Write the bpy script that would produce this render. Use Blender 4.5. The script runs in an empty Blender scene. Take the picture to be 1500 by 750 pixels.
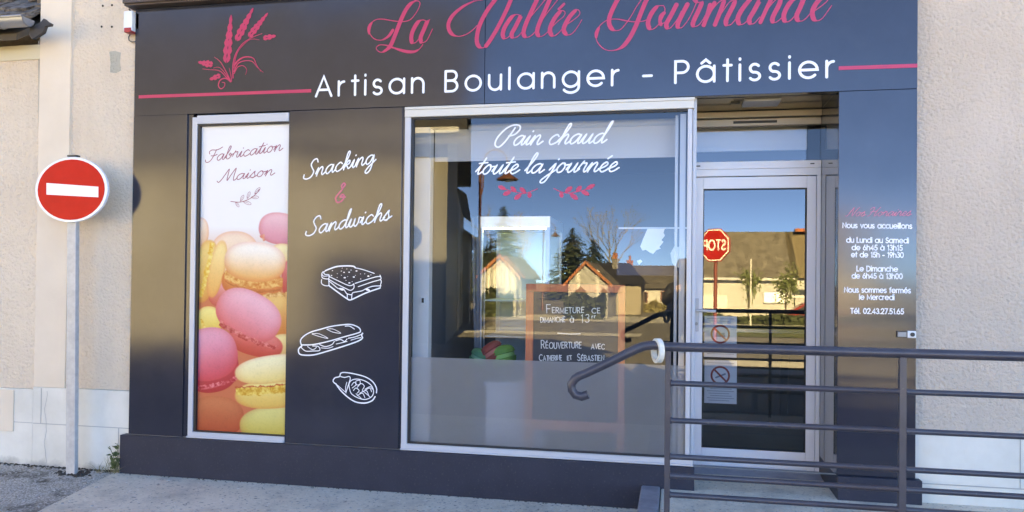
import bpy, bmesh, math, random
import numpy as np
from mathutils import Vector, Matrix
random.seed(7); np.random.seed(7)
S = bpy.context.scene
COL = S.collection
R = math.radians
# ------------------------------------------------------------------ camera, sky, sun, exposure
YAW, PITCH, ROLL, FPX, CY = 0.204471, 0.011765, 0.0112449, 1157.967, 396.336
EYE = Vector((0.0, -5.3, 1.5))
_f = Vector((-math.sin(YAW)*math.cos(PITCH), math.cos(YAW)*math.cos(PITCH), math.sin(PITCH)))
_r0 = Vector((math.cos(YAW), math.sin(YAW), 0)); _u0 = _r0.cross(_f)
_r = math.cos(ROLL)*_r0 + math.sin(ROLL)*_u0
_u = -math.sin(ROLL)*_r0 + math.cos(ROLL)*_u0
cam = bpy.data.cameras.new('camera'); camo = bpy.data.objects.new('camera', cam); COL.objects.link(camo)
cam.sensor_width = 36; cam.lens = 36*FPX/1500; cam.shift_y = (CY-375)/1500
cam.clip_start = 0.02; cam.clip_end = 3000
camo.matrix_world = Matrix.Translation(EYE) @ Matrix((_r, _u, -_f)).transposed().to_4x4()
S.camera = camo
SUN_EL, SUN_AZ = R(27), R(12)
w = bpy.data.worlds.new('World'); S.world = w; w.use_nodes = True
nt = w.node_tree; bg = nt.nodes['Background']
sky = nt.nodes.new('ShaderNodeTexSky'); sky.sky_type = 'NISHITA'; sky.sun_disc = False
sky.sun_elevation = SUN_EL; sky.sun_rotation = SUN_AZ
sky.air_density = 0.28; sky.dust_density = 0.0; sky.ozone_density = 9.0; sky.altitude = 600
tint = nt.nodes.new('ShaderNodeMix'); tint.data_type = 'RGBA'; tint.blend_type = 'MULTIPLY'; tint.inputs[0].default_value = 1
tint.inputs[7].default_value = (.75, .92, 1.25, 1)          # clear cold spring sky
nt.links.new(sky.outputs[0], tint.inputs[6]); nt.links.new(tint.outputs[2], bg.inputs[0]); bg.inputs[1].default_value = 0.115
sl = bpy.data.lights.new('sun', 'SUN'); sl.energy = 5.0; sl.angle = R(0.53); sl.color = (1, .99, .97)
so = bpy.data.objects.new('sun', sl); COL.objects.link(so)
_sd = Vector((math.sin(SUN_AZ)*math.cos(SUN_EL), math.cos(SUN_AZ)*math.cos(SUN_EL), math.sin(SUN_EL)))
so.rotation_euler = _sd.to_track_quat('Z', 'Y').to_euler(); so.location = _sd*60
S.view_settings.view_transform = 'Standard'; S.view_settings.look = 'None'
S.view_settings.exposure = 4.3; S.view_settings.gamma = 1
S.view_settings.use_white_balance = True; S.view_settings.white_balance_temperature = 60000; S.view_settings.white_balance_tint = 1
S.render.engine = 'CYCLES'
S.cycles.max_bounces = 10; S.cycles.transparent_max_bounces = 16; S.cycles.glossy_bounces = 5
S.cycles.transmission_bounces = 8; S.cycles.caustics_reflective = False; S.cycles.caustics_refractive = True
S.cycles.sample_clamp_indirect = 2

# ------------------------------------------------------------------ measuring helpers
def at(px, py, y=0.0):
    """point of the vertical plane at depth y seen at photo position (px,py)"""
    d = _f + (px-750)/FPX*_r - (py-CY)/FPX*_u
    t = (y-EYE.y)/d.y
    return Vector((EYE.x+d.x*t, y, EYE.z+d.z*t))
def gat(px, py, z=0.0):
    d = _f + (px-750)/FPX*_r - (py-CY)/FPX*_u
    t = (z-EYE.z)/d.z
    return EYE + d*t
def mir(px, py, Y, glass=0.03):
    """place across the street whose mirror image in a pane at depth `glass` is seen at (px,py)"""
    p = at(px, py, Y); return Vector((p.x, 2*glass-Y, p.z))
def lin(r, g, b):
    f = lambda c: c/12.92 if c <= .04045 else ((c+.055)/1.055)**2.4
    return (f(r/255), f(g/255), f(b/255))

# ------------------------------------------------------------------ materials
def mat(name, col=(.5,.5,.5), rough=.6, metal=0, spec=.5, ior=1.5, emit=None, es=1):
    m = bpy.data.materials.new(name); m.use_nodes = True
    p = m.node_tree.nodes['Principled BSDF']
    p.inputs['Base Color'].default_value = (*col, 1); p.inputs['Roughness'].default_value = rough
    p.inputs['Metallic'].default_value = metal; p.inputs['Specular IOR Level'].default_value = spec
    p.inputs['IOR'].default_value = ior
    if emit: p.inputs['Emission Color'].default_value = (*emit, 1); p.inputs['Emission Strength'].default_value = es
    return m
def N(m, t, **kw):
    n = m.node_tree.nodes.new(t)
    for k, v in kw.items():
        if k in n.inputs: n.inputs[k].default_value = v
        else: setattr(n, k, v)
    return n
def L(m, a, b): m.node_tree.links.new(a, b)
def P(m): return m.node_tree.nodes['Principled BSDF']
def coords(m): return N(m, 'ShaderNodeNewGeometry').outputs['Position']
def vary(m, c1, c2, scale, detail=5, lo=.35, hi=.65, rough=.6, vec=None):
    n = N(m, 'ShaderNodeTexNoise', Scale=scale, Detail=detail, Roughness=rough); L(m, vec or coords(m), n.inputs['Vector'])
    r = N(m, 'ShaderNodeValToRGB'); e = r.color_ramp.elements
    e[0].position = lo; e[0].color = (*c1, 1); e[1].position = hi; e[1].color = (*c2, 1)
    L(m, n.outputs['Fac'], r.inputs['Fac'])
    return r.outputs['Color']
def mixc(m, a, b, fac, typ='MIX'):
    x = m.node_tree.nodes.new('ShaderNodeMix'); x.data_type = 'RGBA'; x.blend_type = typ
    for s, v in ((6, a), (7, b), (0, fac)):
        if hasattr(v, 'is_output'): L(m, v, x.inputs[s])
        else: x.inputs[s].default_value = (*v, 1) if isinstance(v, tuple) else v
    return x.outputs[2]
def bump(m, hgt, strength, dist, prev=None):
    b = N(m, 'ShaderNodeBump', Strength=strength, Distance=dist); L(m, hgt, b.inputs['Height'])
    if prev: L(m, prev, b.inputs['Normal'])
    L(m, b.outputs[0], P(m).inputs['Normal']); return b.outputs[0]
def noise(m, scale, detail=4, rough=.55, vec=None):
    n = N(m, 'ShaderNodeTexNoise', Scale=scale, Detail=detail, Roughness=rough); L(m, vec or coords(m), n.inputs['Vector']); return n.outputs['Fac']
def stretch(m, v):
    mp = N(m, 'ShaderNodeMapping'); mp.inputs['Scale'].default_value = v; L(m, coords(m), mp.inputs['Vector']); return mp.outputs[0]

def roughcast(name, c1, c2, dirt):
    m = mat(name, c1, .92, spec=.2)
    big = mixc(m, vary(m, c1, c2, 1.1, 6, .3, .7), tuple(x_*.86 for x_ in c1), vary(m, (0,0,0), (.55,.55,.55), 1, 6, .5, .75, .7, vec=stretch(m, (3.2,3.2,.45))))
    fine = noise(m, 48, 3, .6)
    rr = N(m, 'ShaderNodeMapRange'); rr.inputs['From Min'].default_value = .3; rr.inputs['From Max'].default_value = .45
    L(m, fine, rr.inputs['Value'])
    col = mixc(m, dirt, big, rr.outputs[0])
    L(m, mixc(m, big, col, .40), P(m).inputs['Base Color'])
    bump(m, fine, 1.0, .022)
    return m
M = {}
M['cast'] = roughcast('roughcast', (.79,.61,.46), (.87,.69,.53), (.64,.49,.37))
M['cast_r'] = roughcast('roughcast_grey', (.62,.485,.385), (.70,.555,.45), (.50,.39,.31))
m = M['smooth'] = mat('smooth_render', (.66,.565,.465), .85, spec=.25); L(m, vary(m, (.78,.62,.475), (.83,.67,.52), 2.2), P(m).inputs['Base Color']); bump(m, noise(m, 30), .25, .004)
m = M['white_base'] = mat('white_base', (.66,.65,.63), .8, spec=.3)
a = vary(m, (.68,.63,.54), (.80,.745,.65), 2.6); zz = N(m, 'ShaderNodeSeparateXYZ'); L(m, coords(m), zz.inputs[0])
mr = N(m, 'ShaderNodeMapRange'); mr.inputs['From Min'].default_value = .0; mr.inputs['From Max'].default_value = .16; L(m, zz.outputs[2], mr.inputs['Value'])
mm = N(m, 'ShaderNodeMath', operation='ADD'); L(m, mr.outputs[0], mm.inputs[0]); L(m, noise(m, 9, 6), mm.inputs[1])
mr2 = N(m, 'ShaderNodeMapRange'); mr2.inputs['From Min'].default_value = .45; mr2.inputs['From Max'].default_value = .8; L(m, mm.outputs[0], mr2.inputs['Value'])
L(m, mixc(m, (.42,.39,.34), a, mr2.outputs[0]), P(m).inputs['Base Color']); bump(m, noise(m, 25), .3, .004)
M['joint'] = mat('joint', (.40,.38,.35), .9)
m = M['panel'] = mat('anthracite_panel', (.034,.036,.046), .07, spec=.62)
L(m, mixc(m, vary(m, (.018,.022,.034), (.022,.026,.040), 3), (.075,.072,.068), vary(m, (0,0,0), (.20,.20,.20), 2.2, 8, .55, .85, .7)), P(m).inputs['Base Color'])
r_ = N(m, 'ShaderNodeMapRange'); r_.inputs['To Min'].default_value = .09; r_.inputs['To Max'].default_value = .17; L(m, noise(m, 2.5, 5), r_.inputs['Value']); L(m, r_.outputs[0], P(m).inputs['Roughness'])
bump(m, noise(m, 1.25, 1, .3), 1.0, .010)
m = M['plinth'] = mat('anthracite_plinth', (.046,.046,.058), .45, spec=.22)
L(m, mixc(m, vary(m, (.023,.028,.043), (.028,.033,.050), 6), (.12,.115,.105), vary(m, (0,0,0), (.5,.5,.5), 70, 6, .58, .8)), P(m).inputs['Base Color'])
m = M['mirror_panel'] = mat('gloss_return', (.05,.048,.045), .03, spec=1.0, ior=1.8)
M['soffit'] = mat('soffit_metal', (.13,.115,.10), .1, metal=.5, spec=.8)
M['dark'] = mat('dark_gasket', (.012,.012,.014), .5)
m = M['alu'] = mat('aluminium_grey', (.50,.50,.51), .3, spec=.5); bump(m, noise(m, 60, 2), .04, .001)
M['alu_door'] = mat('aluminium_door', (.70,.70,.72), .3)
M['alu_beige'] = mat('aluminium_cream', (.62,.57,.49), .35)
M['alu_dk'] = mat('aluminium_dull', (.30,.29,.27), .4, metal=.2)
M['white'] = mat('white_vinyl', (.82,.82,.84), .45)
M['pink'] = mat('pink_vinyl', (.60,.022,.085), .4)
M['pink2'] = mat('faded_pink_vinyl', (.66,.12,.19), .4)
M['rose'] = mat('rose_ink', (.40,.10,.13), .5)
M['white_plastic'] = mat('white_plastic', (.78,.78,.76), .4)
M['red_plastic'] = mat('red_plastic', (.45,.03,.03), .35)
m = M['rail'] = mat('rail_paint', (.062,.058,.078), .36, spec=.5); L(m, mixc(m, vary(m, (.040,.040,.053), (.058,.056,.070), 9), (.16,.14,.125), vary(m, (0,0,0), (.8,.8,.8), 55, 4, .66, .74)), P(m).inputs['Base Color']); bump(m, noise(m, 90, 3), .12, .001)
m = M['galv'] = mat('galvanised', (.40,.39,.37), .5, metal=.15); L(m, vary(m, (.44,.43,.42), (.54,.53,.51), 22), P(m).inputs['Base Color'])
M['zinc'] = mat('zinc', (.34,.35,.37), .45, metal=.6)
m = M['sign_red'] = mat('sign_red', (.72,.045,.025), .45, spec=.2); L(m, vary(m, (.70,.007,.004), (.78,.012,.008), 6), P(m).inputs['Base Color'])
M['stop_red'] = mat('stop_red', (.36,.012,.012), .4)
M['sign_white'] = mat('sign_white', (.85,.85,.85), .35)
m = M['slate'] = mat('slate', (.13,.115,.105), .8); L(m, mixc(m, vary(m, (.035,.026,.020), (.21,.155,.115), 22, 6), (.16,.15,.07), vary(m, (0,0,0), (.6,.6,.6), 14, 5, .6, .75)), P(m).inputs['Base Color']); bump(m, noise(m, 40), .5, .006)
M['brown'] = mat('brown_metal', (.075,.05,.045), .5)
m = M['tape'] = mat('masking_tape', (.74,.70,.60), .75)
M['black'] = mat('black_plastic', (.02,.02,.02), .4)
m = M['wood'] = mat('orange_wood', (.52,.15,.065), .55); L(m, vary(m, (.62,.14,.06), (.76,.20,.09), 6, 6, vec=stretch(m, (6,6,1))), P(m).inputs['Base Color'])
m = M['slate_board'] = mat('chalk_slate', (.025,.027,.035), .6); L(m, vary(m, (.020,.022,.03), (.05,.052,.06), 4, 6, .4, .8), P(m).inputs['Base Color'])
M['chalk'] = mat('chalk', (.8,.8,.78), .9)
M['paper'] = mat('paper', (.80,.86,.92), .6)
M['ink'] = mat('grey_ink', (.25,.30,.38), .6)
M['ink_red'] = mat('red_ink', (.50,.07,.05), .6)
m = M['concrete'] = mat('concrete', (.34,.325,.305), .88, spec=.25)
c = vary(m, (.69,.57,.445), (.82,.69,.55), 1.6, 6, .3, .7)
c = mixc(m, c, (.85,.78,.70), vary(m, (0,0,0), (1,1,1), 48, 3, .60, .70))
c = mixc(m, c, (.24,.21,.19), vary(m, (0,0,0), (1,1,1), 40, 3, .58, .70))
c = mixc(m, c, (.33,.28,.24), vary(m, (0,0,0), (.75,.75,.75), 2.6, 8, .50, .75, .72))
L(m, c, P(m).inputs['Base Color']); bump(m, noise(m, 140, 3), .5, .004)
m = M['gravel'] = mat('gravel_asphalt', (.2,.19,.18), .9, spec=.25)
c = vary(m, (.22,.19,.16), (.72,.64,.56), 80, 3, .36, .64)
c = mixc(m, c, (.10,.075,.055), vary(m, (0,0,0), (.85,.85,.85), 2.4, 6, .52, .66, .7))
L(m, c, P(m).inputs['Base Color']); bump(m, noise(m, 95, 3), 1.0, .012)
m = M['road'] = mat('road_asphalt', (.10,.10,.105), .85); L(m, vary(m, (.12,.115,.11), (.165,.158,.15), .6, 7), P(m).inputs['Base Color'])
m = M['pave'] = mat('pale_pavement', (.42,.39,.34), .9); L(m, vary(m, (.36,.355,.34), (.44,.435,.42), .8, 6), P(m).inputs['Base Color'])
m = M['kerbblue'] = mat('kerb_paint', (.20,.215,.26), .6); L(m, vary(m, (.18,.185,.21), (.27,.275,.30), 8, 6), P(m).inputs['Base Color']); bump(m, noise(m, 70), .3, .003)
m = M['lawn'] = mat('lawn', (.06,.09,.025), .95); L(m, vary(m, (.045,.075,.02), (.10,.11,.04), 1.5), P(m).inputs['Base Color'])
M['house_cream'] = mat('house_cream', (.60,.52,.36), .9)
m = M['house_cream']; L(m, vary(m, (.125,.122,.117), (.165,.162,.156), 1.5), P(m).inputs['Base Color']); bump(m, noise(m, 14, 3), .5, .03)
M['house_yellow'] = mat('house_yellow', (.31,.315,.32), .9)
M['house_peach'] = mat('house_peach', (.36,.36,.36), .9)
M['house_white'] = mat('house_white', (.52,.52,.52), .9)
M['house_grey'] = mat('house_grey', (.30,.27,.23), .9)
m = M['roof_dark'] = mat('roof_slate', (.06,.06,.068), .75); L(m, vary(m, (.010,.010,.013), (.021,.021,.024), 2.5, 7), P(m).inputs['Base Color'])
m = M['roof_brown'] = mat('roof_brown', (.11,.085,.065), .9); L(m, vary(m, (.055,.048,.042), (.15,.138,.125), 1.6, 9, .36, .64, .8), P(m).inputs['Base Color'])
M['roof_red'] = mat('roof_red', (.30,.09,.05), .85)
M['brick'] = mat('brick_red', (.32,.12,.07), .9)
M['shutter'] = mat('red_joinery', (.25,.06,.05), .6)
M['winglass'] = mat('dark_window', (.03,.035,.04), .1)
M['bark'] = mat('bark', (.09,.07,.055), .9)
M['bark_pale'] = mat('bark_pale', (.22,.19,.16), .9)
m = M['needles'] = mat('needles', (.035,.055,.03), .8); L(m, vary(m, (.022,.04,.02), (.06,.08,.035), .9), P(m).inputs['Base Color'])
m = M['hedge'] = mat('hedge_leaf', (.03,.045,.02), .8); L(m, vary(m, (.02,.032,.015), (.05,.065,.028), 2), P(m).inputs['Base Color'])
m = M['leaf'] = mat('leaf', (.07,.10,.03), .7); L(m, vary(m, (.05,.08,.025), (.11,.13,.045), 9), P(m).inputs['Base Color'])
M['straw'] = mat('dry_grass', (.22,.19,.10), .8)
M['soil'] = mat('soil', (.06,.045,.035), .95)
M['lamp_brown'] = mat('lamp_brown', (.10,.035,.025), .45)
M['lamp_glass'] = mat('lamp_glass', (.5,.5,.48), .2)
M['coat'] = mat('dark_coat', (.015,.017,.025), .85); M['jeans'] = mat('dark_trousers', (.02,.025,.04), .9)
M['skin'] = mat('skin', (.45,.27,.19), .6); M['hair'] = mat('hair', (.03,.02,.015), .7)
M['car_red'] = mat('car_paint_red', (.22,.015,.015), .2); M['tyre'] = mat('tyre', (.015,.015,.015), .8)
# interior
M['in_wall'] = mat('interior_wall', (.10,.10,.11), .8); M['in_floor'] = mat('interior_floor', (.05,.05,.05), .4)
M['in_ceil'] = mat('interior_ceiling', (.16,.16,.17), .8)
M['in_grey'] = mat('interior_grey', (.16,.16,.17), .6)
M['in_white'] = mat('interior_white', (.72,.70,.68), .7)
M['blind'] = mat('blind_fabric', (.55,.52,.50), .8)
M['transom_board'] = mat('transom_board', (.85,.86,.88), .7)
M['fridge'] = mat('fridge_white', (.62,.66,.70), .35)
M['fridge_lit'] = mat('fridge_lamp', (.8,.85,.9), .4, emit=(.80,.92,1.0), es=.02)
M['fridge_in'] = mat('fridge_liner', (.60,.78,.82), .5)
M['steel'] = mat('steel', (.45,.47,.5), .3, metal=.8)
def glassmat(name, tint, mult, rough=0):
    m = bpy.data.materials.new(name); m.use_nodes = True; m.node_tree.nodes.clear()
    o = N(m, 'ShaderNodeOutputMaterial'); t = N(m, 'ShaderNodeBsdfTransparent'); t.inputs[0].default_value = (*tint, 1)
    g = N(m, 'ShaderNodeBsdfGlossy', Roughness=rough); fr = N(m, 'ShaderNodeFresnel', IOR=1.52)
    mu = N(m, 'ShaderNodeMath', operation='MULTIPLY', use_clamp=True); mu.inputs[1].default_value = mult
    L(m, fr.outputs[0], mu.inputs[0]); mx = N(m, 'ShaderNodeMixShader')
    L(m, mu.outputs[0], mx.inputs[0]); L(m, t.outputs[0], mx.inputs[1]); L(m, g.outputs[0], mx.inputs[2]); L(m, mx.outputs[0], o.inputs[0])
    return m
M['glass'] = glassmat('window_glass', (.86,.88,.88), 1.4)
M['glass_door'] = glassmat('door_glass', (.74,.76,.77), 2.1)
M['glass_thin'] = glassmat('cabinet_glass', (.93,.97,.97), 1.2)
m = M['film'] = bpy.data.materials.new('frosted_film'); m.use_nodes = True; m.node_tree.nodes.clear()
o = N(m, 'ShaderNodeOutputMaterial'); d = N(m, 'ShaderNodeBsdfDiffuse'); d.inputs[0].default_value = (.55,.53,.55,1)
d.inputs[0].default_value = (.70,.66,.66,1)
rf = N(m, 'ShaderNodeBsdfTranslucent'); rf.inputs[0].default_value = (.8,.8,.8,1)
mx = N(m, 'ShaderNodeMixShader'); mx.inputs[0].default_value = .35
L(m, d.outputs[0], mx.inputs[1]); L(m, rf.outputs[0], mx.inputs[2])
tp = N(m, 'ShaderNodeBsdfTransparent'); tp.inputs[0].default_value = (.92,.92,.95,1); mx2 = N(m, 'ShaderNodeMixShader')
fm = N(m, 'ShaderNodeMapRange'); fm.inputs['To Min'].default_value = .46; fm.inputs['To Max'].default_value = .58; L(m, noise(m, 3, 4), fm.inputs['Value']); L(m, fm.outputs[0], mx2.inputs[0])
L(m, mx.outputs[0], mx2.inputs[1]); L(m, tp.outputs[0], mx2.inputs[2]); L(m, mx2.outputs[0], o.inputs[0])
# printed poster: ink colours live in the mesh
m = M['print'] = mat('poster_print', (.8,.8,.8), .35, spec=.4)
va = N(m, 'ShaderNodeVertexColor', layer_name='ink'); L(m, va.outputs[0], P(m).inputs['Base Color'])

# ------------------------------------------------------------------ mesh helpers
class MB:
    def __init__(s): s.v = []; s.f = []
    def add(s, vs, fs):
        n = len(s.v); s.v += [tuple(v) for v in vs]; s.f += [tuple(i+n for i in f) for f in fs]; return s
    def box(s, x0, x1, y0, y1, z0, z1):
        vs = [(x, y, z) for x in (x0, x1) for y in (y0, y1) for z in (z0, z1)]
        return s.add(vs, [(0,1,3,2),(4,6,7,5),(0,4,5,1),(2,3,7,6),(0,2,6,4),(1,5,7,3)])
    def quad(s, a, b, c, d): return s.add([a,b,c,d], [(0,1,2,3)])
    def prism(s, poly, off):
        """polygon of 3-D points swept by the vector off"""
        n = len(poly); off = Vector(off); P2 = [Vector(p) for p in poly]
        return s.add(P2+[p+off for p in P2], [tuple(range(n-1,-1,-1)), tuple(range(n,2*n))]+[(i,(i+1)%n,(i+1)%n+n,i+n) for i in range(n)])
    def tube(s, pts, r, n=12, cap=True):
        pts = [Vector(p) for p in pts]; rs = r if isinstance(r, (list, tuple)) else [r]*len(pts)
        rings = []; prev = None
        for i, p in enumerate(pts):
            t = (pts[min(i+1,len(pts)-1)]-pts[max(i-1,0)]).normalized()
            if prev is None:
                a = Vector((0,0,1)) if abs(t.z) < .9 else Vector((1,0,0)); u = t.cross(a).normalized()
            else:
                u = (prev-t*prev.dot(t)).normalized()
            prev = u; v = t.cross(u)
            rings.append([p+(u*math.cos(2*math.pi*k/n)+v*math.sin(2*math.pi*k/n))*rs[i] for k in range(n)])
        vs = [q for ring in rings for q in ring]; fs = []
        for i in range(len(rings)-1):
            for k in range(n): fs.append((i*n+k, i*n+(k+1)%n, (i+1)*n+(k+1)%n, (i+1)*n+k))
        if cap: fs += [tuple(range(n-1,-1,-1)), tuple((len(rings)-1)*n+k for k in range(n))]
        return s.add(vs, fs)
    def lathe(s, prof, c, n=20, axis='z'):
        """prof: (radius, height)"""
        vs = []; fs = []
        for r, h in prof:
            for k in range(n):
                a = 2*math.pi*k/n
                q = (r*math.cos(a), r*math.sin(a), h) if axis == 'z' else (r*math.cos(a), h, r*math.sin(a)) if axis == 'y' else (h, r*math.cos(a), r*math.sin(a))
                vs.append(Vector(c)+Vector(q))
        for i in range(len(prof)-1):
            for k in range(n): fs.append((i*n+k, i*n+(k+1)%n, (i+1)*n+(k+1)%n, (i+1)*n+k))
        if prof[0][0] > 1e-5: fs.append(tuple(range(n-1,-1,-1)))
        if prof[-1][0] > 1e-5: fs.append(tuple((len(prof)-1)*n+k for k in range(n)))
        return s.add(vs, fs)
    def build(s, name, m, parent=None, smooth=False, bevel=0, **props):
        me = bpy.data.meshes.new(name); me.from_pydata(s.v, [], s.f); me.validate(); me.update()
        bm = bmesh.new(); bm.from_mesh(me); bmesh.ops.recalc_face_normals(bm, faces=bm.faces); bm.to_mesh(me); bm.free()
        if m: me.materials.append(m)
        o = bpy.data.objects.new(name, me); COL.objects.link(o)
        if parent: o.parent = parent
        if smooth:
            for p in me.polygons: p.use_smooth = True
            me.set_sharp_from_angle(angle=R(42))
        if bevel:
            b = o.modifiers.new('bevel', 'BEVEL'); b.width = bevel; b.segments = 2; b.limit_method = 'ANGLE'; b.harden_normals = False
        for k, v in props.items(): o[k] = v
        return o
def thing(name, label, cat, group=None, loc=(0,0,0)):
    """an Empty that parents the parts; geometry is given in world space so it stands at the origin of its parts"""
    o = bpy.data.objects.new(name, None); COL.objects.link(o); o.empty_display_size = .1
    o['label'] = label; o['category'] = cat
    if group: o['group'] = group
    return o
def tag(o, label, cat, group=None):
    o['label'] = label; o['category'] = cat
    if group: o['group'] = group
    return o
def struct(o): o['kind'] = 'structure'; return o

# ------------------------------------------------------------------ stroke lettering
def smooth(pts, n=6):
    if len(pts) < 3: return list(pts)
    q = [pts[0]]+list(pts)+[pts[-1]]; out = []
    for i in range(1, len(q)-2):
        p0, p1, p2, p3 = q[i-1], q[i], q[i+1], q[i+2]
        for k in range(n):
            t = k/n
            out.append(tuple(.5*(2*p1[j]+(p2[j]-p0[j])*t+(2*p0[j]-5*p1[j]+4*p2[j]-p3[j])*t*t+(3*p1[j]-p0[j]-3*p2[j]+p3[j])*t**3) for j in (0,1)))
    out.append(tuple(pts[-1])); return out
class Ink:
    """collects ribbons on a vertical plane y=y0 (x,z metres); each stroke sits a hair in front of the one before"""
    def __init__(s, y0): s.mb = MB(); s.y = y0; s.k = 0
    def stroke(s, pts, wd, cap=True):
        pts = [Vector(p) for p in pts]
        q = [pts[0]]
        for p in pts[1:]:
            if (p-q[-1]).length > 1e-5: q.append(p)
        pts = q; n = len(pts)
        if n < 2: return
        ws = [wd(pts, i) if callable(wd) else wd for i in range(n)]
        vs = []; rows = []
        def row(c, nrm, h, t):
            y = s.y-.0001*(s.k % 12)-.00012*t
            rows.append(len(vs)); vs.append((c.x-nrm.x*h, y, c.y-nrm.y*h)); vs.append((c.x+nrm.x*h, y, c.y+nrm.y*h))
        for i in range(n):
            a = (pts[i]-pts[i-1]).normalized() if i else None; b = (pts[i+1]-pts[i]).normalized() if i < n-1 else None
            d = ((a or b)+(b or a)); d = d.normalized() if d.length > 1e-4 else (a or b)
            nr = Vector((-d.y, d.x)); h = ws[i]/2
            if a and b: h /= max(.55, nr.dot(Vector((-a.y, a.x))))
            if i == 0 and cap:
                for e in (.95, .6): row(pts[0]-d*h*e, nr, h*math.sqrt(max(0,1-e*e)), 0)
            row(pts[i], nr, h, i/n)
            if i == n-1 and cap:
                for e in (.6, .95): row(pts[-1]+d*h*e, nr, h*math.sqrt(max(0,1-e*e)), 1)
        fs = [(r0, r1, r1+1, r0+1) for r0, r1 in zip(rows, rows[1:])]
        s.mb.add(vs, fs); s.k += 1
    def fill(s, pts):
        y = s.y-.0001*(s.k % 12); s.mb.add([(p[0], y, p[1]) for p in pts], [tuple(range(len(pts)))]); s.k += 1
    def blob(s, c, rx, rz, rot=0, n=14):
        s.fill([(c[0]+rx*math.cos(a)*math.cos(rot)-rz*math.sin(a)*math.sin(rot), c[1]+rx*math.cos(a)*math.sin(rot)+rz*math.sin(a)*math.cos(rot)) for a in [2*math.pi*k/n for k in range(n)]])
    def build(s, name, m, parent, **pr):
        me = bpy.data.meshes.new(name); me.from_pydata(s.mb.v, [], s.mb.f); me.update(); me.materials.append(m)
        o = bpy.data.objects.new(name, me); COL.objects.link(o); o.parent = parent
        for k, v in pr.items(): o[k] = v
        return o
def arc(cx, cy, rx, ry, a0, a1, n=14):
    return [(cx+rx*math.cos(R(a0+(a1-a0)*k/n)), cy+ry*math.sin(R(a0+(a1-a0)*k/n))) for k in range(n+1)]
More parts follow.
